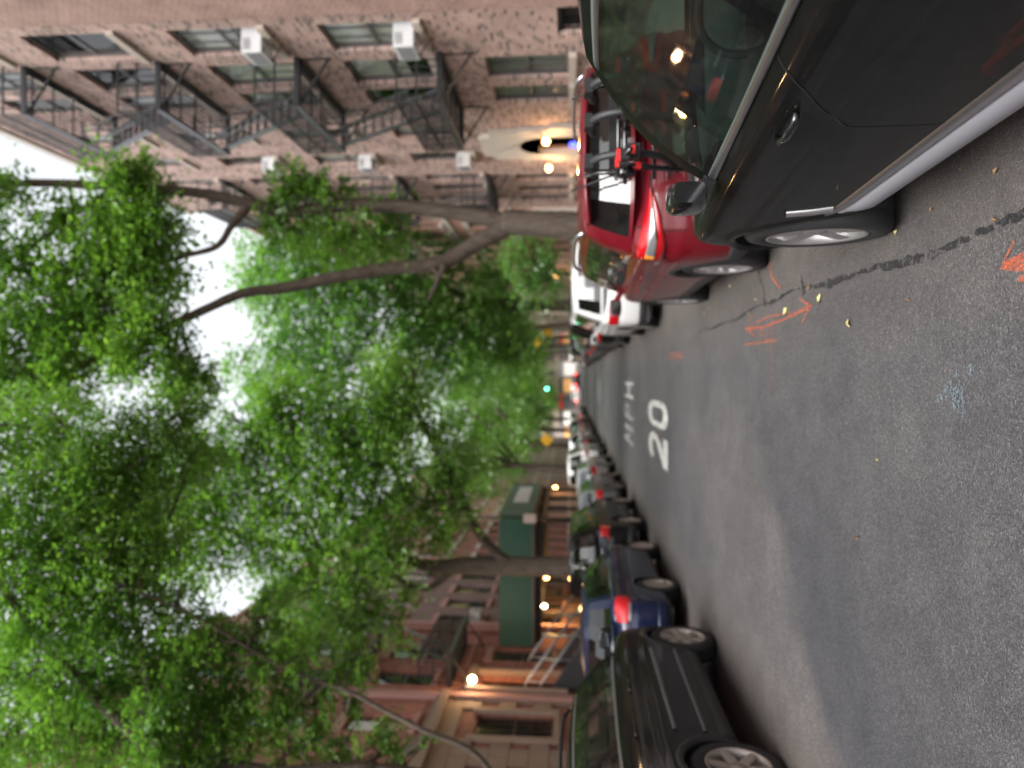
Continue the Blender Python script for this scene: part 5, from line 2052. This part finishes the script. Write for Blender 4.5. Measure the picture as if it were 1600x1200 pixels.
# right forked tree
rb = at(900, 352, 16.6)
RB = (rb.x, 16.6)
A1 = [Vector((RB[0], 16.6, .12)), at(905, 353, 16.6), at(850, 350, 16.6), at(785, 347, 16.6)]
tree('street_tree', 'forked street tree on the right pavement with two long bare limbs', RB,
     [(A1, .34, .27),
      (pl([(800, 347, 16.6), (740, 337, 16.5), (660, 326, 16.3), (560, 320, 16.0), (450, 331, 15.6), (390, 318, 15.2), (300, 300, 14.9), (180, 292, 14.6), (70, 286, 14.3), (-60, 292, 14)]), .20, .07),
      (pl([(795, 352, 16.6), (740, 382, 16.5), (690, 410, 16.3), (610, 420, 16.0), (540, 430, 15.6), (450, 449, 15.2), (380, 458, 14.8), (320, 484, 14.4), (240, 520, 14), (150, 560, 13.6), (60, 600, 13.2)]), .21, .05),
      (pl([(694, 414, 16.2), (682, 442, 16.0), (668, 470, 15.8)]), .085, .02),
      (pl([(388, 322, 15.2), (362, 352, 15.0), (338, 385, 14.8), (280, 402, 14.6), (200, 430, 14.4), (90, 470, 14.0)]), .10, .03),
      (pl([(180, 292, 14.6), (110, 340, 14.4), (40, 390, 14.0), (-60, 440, 13.5)]), .07, .03)],
     px_clumps([(205, 268, 14.5, 30, 700), (190, 320, 14.5, 52, 1900), (245, 345, 14.6, 45, 1500), (150, 380, 14.4, 50, 1500), (215, 400, 14.5, 52, 2000), (255, 430, 14.5, 34, 800), (130, 450, 14.2, 50, 1500), (185, 475, 14.2, 52, 1800), (90, 340, 14.2, 35, 600),
                (60, 500, 13.8, 55, 1500), (120, 540, 13.8, 48, 1300), (200, 550, 13.6, 45, 1300), (240, 500, 13.8, 38, 900), (40, 420, 13.8, 38, 700), (30, 580, 13.4, 50, 1400), (15, 300, 13.8, 28, 400), (275, 560, 13.8, 35, 800), (95, 600, 13.2, 42, 1000), (310, 590, 14.5, 26, 400), (285, 610, 13.8, 34, 700),
                (440, 300, 15.6, 24, 420), (470, 288, 15.6, 28, 550), (505, 300, 15.8, 22, 350), (425, 345, 15.6, 26, 450), (480, 360, 16.2, 40, 900), (540, 375, 16.2, 40, 900), (590, 365, 16.4, 36, 800), (620, 345, 16.6, 26, 450), (540, 290, 15.9, 14, 120)] + [(-60, 300, 13.8, 60, 1500), (-60, 400, 13.6, 65, 1600), (-60, 500, 13.4, 65, 1600), (-60, 600, 13, 60, 1500), (-150, 350, 13.6, 60, 1300), (-150, 480, 13.2, 65, 1500), (-220, 420, 13.4, 55, 1000)]),
     .125, 5)
# second right tree
rb = at(890, 478, 38)
tree('street_tree', 'second street tree on the right pavement past the forked tree', (rb.x, 38),
     [([Vector((rb.x, 38, .12)), at(880, 478, 38), at(800, 476, 38), at(740, 470, 38)], .32, .24),
      (pl([(745, 470, 38), (690, 500, 37), (620, 540, 36), (540, 570, 35)]), .2, .06), (pl([(745, 470, 38), (660, 440, 38), (560, 430, 37), (450, 440, 36)]), .2, .06), (pl([(770, 475, 38), (740, 520, 38), (700, 570, 37)]), .12, .04)],
     px_clumps([(430, 400, 35, 48, 1500), (420, 470, 35, 45, 1400), (480, 420, 34, 50, 1700), (500, 480, 35, 52, 1800), (470, 540, 35, 48, 1500), (540, 410, 35, 45, 1500), (560, 470, 35, 52, 1800), (540, 540, 34, 50, 1800), (610, 430, 36, 42, 1400), (620, 500, 35, 52, 2000), (610, 570, 34, 50, 1700),
                (670, 450, 37, 40, 1300), (680, 520, 36, 50, 1900), (690, 585, 35, 45, 1500), (740, 430, 38, 38, 900), (750, 490, 37, 45, 1500), (740, 550, 36, 45, 1500), (790, 430, 38, 34, 700), (800, 500, 38, 30, 700), (700, 410, 38, 30, 700), (395, 430, 35, 30, 500), (375, 570, 34, 26, 300), (400, 610, 34, 30, 500), (440, 570, 34, 40, 1200), (500, 600, 34, 50, 1700), (460, 340, 36, 34, 700), (520, 330, 36, 34, 700), (580, 320, 37, 30, 500), (650, 340, 38, 28, 400), (640, 390, 37, 34, 800), (790, 555, 37, 30, 800)]),
     .24, 6, LEAFD, tuft=.55)
# small dark tree low by the salmon house
sb_ = at(895, 430, 27)
tree('young_tree', 'small dark green tree before the salmon brick house', (sb_.x, 27),
     [([Vector((sb_.x, 27, .12)), at(880, 428, 27), at(840, 425, 27), at(800, 420, 27)], .09, .03)],
     px_clumps([(850, 410, 27, 26, 600), (830, 440, 27, 30, 800), (860, 440, 27, 26, 600), (805, 410, 27, 26, 450), (815, 385, 27, 22, 250), (835, 395, 27, 22, 350)]), .15, 7, LEAFD)
# left middle tree
lb = at(890, 885, 22.4)
tree('street_tree', 'street tree with a long arching limb before the green shed', (lb.x, 22.4),
     [([Vector((lb.x, 22.4, .12)), at(890, 885, 22.4), at(840, 885, 22.4), at(785, 884, 22.4), at(720, 884, 22.4), at(670, 890, 22.3)], .34, .25),
      (pl([(800, 882, 22.4), (770, 858, 22.2), (745, 828, 21.8), (722, 778, 21.4), (690, 716, 21), (662, 664, 20.6), (645, 622, 20.3), (646, 575, 20)]), .17, .05),
      (pl([(690, 888, 22.4), (650, 880, 22.2), (600, 870, 22), (520, 866, 21.6), (430, 850, 21), (330, 820, 20.4), (200, 780, 20)]), .21, .06),
      (pl([(705, 893, 22.4), (672, 918, 22.2), (640, 915, 22), (600, 895, 21.8), (540, 900, 21.4), (450, 940, 21), (380, 1000, 21)]), .12, .04),
      (pl([(662, 664, 20.6), (630, 668, 20.4), (590, 690, 20)]), .06, .02), (pl([(520, 866, 21.6), (470, 780, 21), (420, 700, 20.4), (350, 640, 20)]), .11, .03)],
     px_clumps([(640, 640, 20.4, 40, 900), (600, 600, 20, 46, 1200), (690, 690, 21, 30, 500), (600, 680, 20.4, 52, 1800), (560, 740, 20.6, 55, 2100), (620, 760, 21, 40, 1100), (520, 660, 20.2, 52, 1900), (500, 760, 20.6, 55, 2000), (470, 700, 20.4, 52, 1800), (440, 640, 20, 46, 1400), (400, 700, 20.2, 48, 1500),
                (570, 820, 21, 52, 1900), (620, 850, 21.4, 40, 1300), (500, 850, 21, 55, 2000), (440, 800, 20.8, 52, 1900), (380, 770, 20.4, 52, 1800), (340, 700, 20, 48, 1300), (560, 910, 21.6, 42, 1200), (500, 950, 21.4, 45, 1200), (440, 900, 21.2, 45, 1400), (320, 800, 20.2, 50, 1700), (280, 740, 20, 50, 1600), (240, 800, 20, 50, 1700), (290, 870, 20.4, 46, 1300),
                (710, 800, 21.6, 36, 800), (700, 760, 21.4, 34, 700), (730, 720, 21.3, 28, 500), (690, 830, 22, 28, 450), (630, 930, 22, 22, 250), (620, 990, 21.8, 24, 250), (540, 690, 20.4, 45, 1300), (590, 640, 20, 45, 1200), (350, 860, 20.6, 36, 700), (400, 850, 20.8, 40, 1100), (460, 980, 21.2, 40, 900), (540, 980, 21.6, 34, 700), (420, 640, 20, 34, 600), (660, 800, 21.4, 30, 600), (580, 960, 21.8, 30, 500), (180, 740, 20, 52, 1300), (180, 830, 20.2, 52, 1300), (120, 780, 20.4, 50, 1100), (220, 880, 20.6, 46, 1100)]),
     .15, 8, tuft=.4)
# near left tree, trunk just outside the picture
NB = (-5.95, 10.3)
tree('street_tree', 'large street tree beside the tan stone house spreading over the street', NB,
     [([Vector((NB[0], NB[1], .12)), Vector((NB[0] + .05, NB[1], 1.8)), Vector((NB[0] + .05, NB[1] + .05, 3.2)), Vector((NB[0] + .2, NB[1] + .1, 4.6)), Vector((NB[0] + .1, NB[1] + .2, 6.2)), Vector((NB[0] + .4, NB[1] + .3, 8.2)), Vector((NB[0] + .9, NB[1] + .5, 10.0))], .36, .05),
      ([Vector((NB[0] + .05, NB[1], 2.6))] + pl([(740, 1176, 10.4), (660, 1140, 10.4), (600, 1110, 10.5), (540, 1078, 10.6), (480, 1060, 10.6), (400, 1020, 10.4), (300, 960, 10), (150, 900, 9.5)]), .05, .02),
      ([Vector((NB[0] + .3, NB[1] + .1, 4.5))] + pl([(360, 1230, 10.2), (250, 1180, 10), (120, 1060, 9.8), (20, 940, 9.4), (-60, 800, 9)]), .13, .04),
      ([Vector((NB[0] + .3, NB[1] + .1, 4.5))] + pl([(420, 1230, 10.8), (300, 1190, 11), (150, 1120, 11), (0, 1050, 11)]), .11, .035),
      (pl([(250, 1180, 10), (210, 960, 10), (170, 800, 10.2), (110, 680, 10.5)]), .06, .02)],
     px_clumps([(30, 700, 10.6, 60, 1300), (100, 680, 10.6, 60, 1400), (170, 700, 10.6, 60, 1500), (240, 680, 11, 55, 1300), (60, 780, 10, 65, 1800), (140, 790, 10.2, 65, 1900), (220, 760, 10.6, 55, 1500), (290, 650, 11.4, 42, 800), (20, 640, 11, 34, 400), (300, 720, 11.2, 45, 900),
                (30, 870, 9.6, 62, 1700), (110, 880, 9.8, 62, 1800), (190, 870, 10, 58, 1500), (260, 830, 10.4, 45, 800), (40, 960, 9.6, 62, 1700), (120, 970, 9.8, 62, 1800), (200, 960, 10, 60, 1600), (275, 960, 10.2, 45, 800), (20, 1050, 10, 62, 1500), (100, 1060, 10, 62, 1700), (180, 1050, 10.2, 62, 1700), (260, 1040, 10.4, 58, 1400), (330, 1040, 10.6, 48, 1000),
                (40, 1150, 10.4, 60, 1400), (120, 1160, 10.6, 60, 1500), (200, 1150, 10.6, 58, 1300), (280, 1130, 10.8, 55, 1100), (360, 1100, 10.6, 50, 900), (430, 1060, 10.6, 45, 800), (480, 1020, 10.8, 42, 700), (410, 1150, 10.8, 40, 500), (400, 1000, 10.8, 38, 600), (500, 1100, 10.8, 28, 250), (350, 1180, 10.8, 40, 500), (550, 1020, 11, 22, 200), (670, 1150, 10.6, 14, 60), (460, 1180, 10.9, 34, 400), (500, 1150, 10.9, 34, 400), (450, 1110, 10.8, 40, 700), (350, 1120, 10.5, 45, 900), (300, 1180, 10.4, 45, 900), (260, 1100, 10, 50, 1200), (520, 1060, 10.9, 34, 450), (240, 1170, 9.8, 40, 900), (420, 960, 10.9, 34, 500), (330, 990, 10.4, 36, 600), (530, 1180, 11, 26, 200), (560, 1090, 11, 24, 200), (580, 1150, 10.8, 30, 300), (610, 1180, 10.8, 28, 260), (560, 1040, 11, 28, 260), (-60, 700, 10, 62, 1300), (-60, 820, 9.6, 66, 1400), (-60, 940, 9.6, 66, 1400), (-60, 1060, 10, 66, 1400), (-60, 1180, 10.4, 66, 1300), (-150, 800, 9.8, 66, 1200), (-150, 960, 10, 70, 1300), (-150, 1120, 10.4, 66, 1200), (100, 1290, 10.8, 70, 1300), (230, 1290, 10.8, 66, 1100), (0, 1330, 11, 70, 1200), (-100, 1290, 10.8, 66, 1100), (340, 1270, 10.8, 55, 800)], 1.3),
     .075, 9, tuft=.24)
# farther trees on both sides
def far_tree(label, X, Y, h, r, seed, mat, n=5200, leaf=.34, lean=0.0):
    rr = random.Random(seed)
    th = h * .38
    c0 = Vector((X, Y, .12))
    limbs = [([c0, c0 + Vector((.05, 0, 1.6)), c0 + Vector((lean * .2, .1, th))], .27, .2)]
    clumps = []
    for k in range(5):
        a = k * 1.256 + rr.uniform(-.4, .4)
        e = Vector((X + lean + math.cos(a) * r * .62, Y + math.sin(a) * r * .62, h * rr.uniform(.62, .85)))
        limbs.append(([c0 + Vector((lean * .2, .1, th * .92)), (c0 + e) / 2 + Vector((lean * .3, 0, h * .16)), e], .13, .03))
    for k in range(17):
        a, q, v = rr.uniform(0, 6.28), rr.random() ** .5, rr.uniform(-1, 1)
        q *= math.sqrt(1 - .7 * v * v)
        clumps.append((Vector((X + lean + math.cos(a) * r * q, Y + math.sin(a) * r * q, h * .66 + v * h * .30)), (r * .36, r * .36, r * .28), n // 17))
    tree('street_tree', label, (X, Y), limbs, clumps, leaf, seed, mat, tuft=.6)


far_tree('street tree with a dark trunk just past the green shed', -5.75, 45.5, 13.5, 4.6, 31, LEAF, 8000, .27, 1.6)
far_tree('street tree on the right before the right yellow signs', 3.7, 52, 13.5, 5.0, 32, LEAF, 8000, .28, -1.4)
far_tree('street tree on the left past the left yellow sign', -5.8, 62, 14, 5.2, 33, LEAF, 8000, .32, 1.5)
far_tree('street tree on the right past the right yellow signs', 3.7, 68, 13.5, 5.2, 34, LEAF, 8000, .32, -1.2)
far_tree('street tree far down the left pavement', -5.8, 80, 14, 5.4, 35, LEAF, 6500, .38, 1.2)
far_tree('street tree far down the right pavement', 3.7, 86, 14, 5.4, 36, LEAF, 6500, .38, -1.2)
far_tree('street tree on the left pavement near the avenue', -5.8, 102, 14, 5.6, 37, LEAF, 6000, .42, .6)
far_tree('street tree on the right pavement near the avenue', 3.7, 106, 14, 5.6, 38, LEAF, 6000, .42, -.6)
far_tree('tree beyond the avenue on the left of the street axis', -4.5, ROAD_END + 23, 15, 6, 39, LEAF, 5000, .5)
far_tree('tree beyond the avenue on the right of the street axis', 4.5, ROAD_END + 23, 15, 6, 40, LEAF, 5000, .5)

# ------------------------------------------------------------------ signs and signals down the street
def warn_sign(X, Y, z, label, diamond=True, s_=.42):
    r_ = empty('warning_sign', (X, Y, .13), 0, label, 'road sign', 'yellow warning signs')
    MB().tube([(0, 0, 0), (0, 0, z + s_)], .04, 8).build('pole', IRON, r_)
    q = [(0, -s_), (s_, 0), (0, s_), (-s_, 0)] if diamond else [(-s_ * .7, -s_ * .7), (s_ * .7, -s_ * .7), (s_ * .7, s_ * .7), (-s_ * .7, s_ * .7)]
    m_ = MB().prism([(a, b + z) for a, b in q], -.075, -.05, axis='y')
    m_.build('sign_plate', YELLOW, r_)
    return r_
p = at(857, 687, 54); warn_sign(p.x, 54, p.z, 'yellow diamond sign on a pole by the left kerb', True, .5)
p = at(843, 535, 58); warn_sign(p.x, 58, p.z, 'upper yellow diamond sign by the right kerb', True, .42)
p = at(858, 518, 56); warn_sign(p.x, 56, p.z, 'lower square yellow sign by the right kerb', False, .5)
ts = empty('traffic_signal', (-3.2, ROAD_END - 2, 0), 0, 'traffic signal showing green at the far avenue', 'traffic light')
p = at(855, 607, ROAD_END - 2)
hz = p.z
MB().tube([(-2.2, 0, .0), (-2.2, 0, hz + .6), (-2.0, 0, hz + .9), (p.x + 3.2, 0, hz + .9)], .09, 8).build('pole', IRON_G, ts)
MB().box(p.x + 3.0, p.x + 3.4, -.2, .2, hz - .2, hz + .95).build('housing', YELLOW, ts)
for k, m_ in enumerate((GREENG, FRAME_B, FRAME_B)):
    MB().lathe([(.002, -.24), (.14 if k else .24, -.24), (.16 if k else .26, -.2)], (p.x + 3.2, 0, hz + .04 + k * .33), 'y', 14).build('lens', m_, ts)
for i, (x, y, Y, lb_, w_) in enumerate(((870, 497, 44, 'warm lit lamp on the orange brick house on the right', 0), (852, 678, 60, 'lit lamp on the salmon brick house far on the left', 0))):
    p = at(x, y, Y)
    if i == 0: wall_lamp(RX, -1, 49.0, 2.6, .5, lb_, watt=18, r=.13)
    else: wall_lamp(LX, 1, 62.0, 2.9, .5, lb_, watt=30, r=.16)
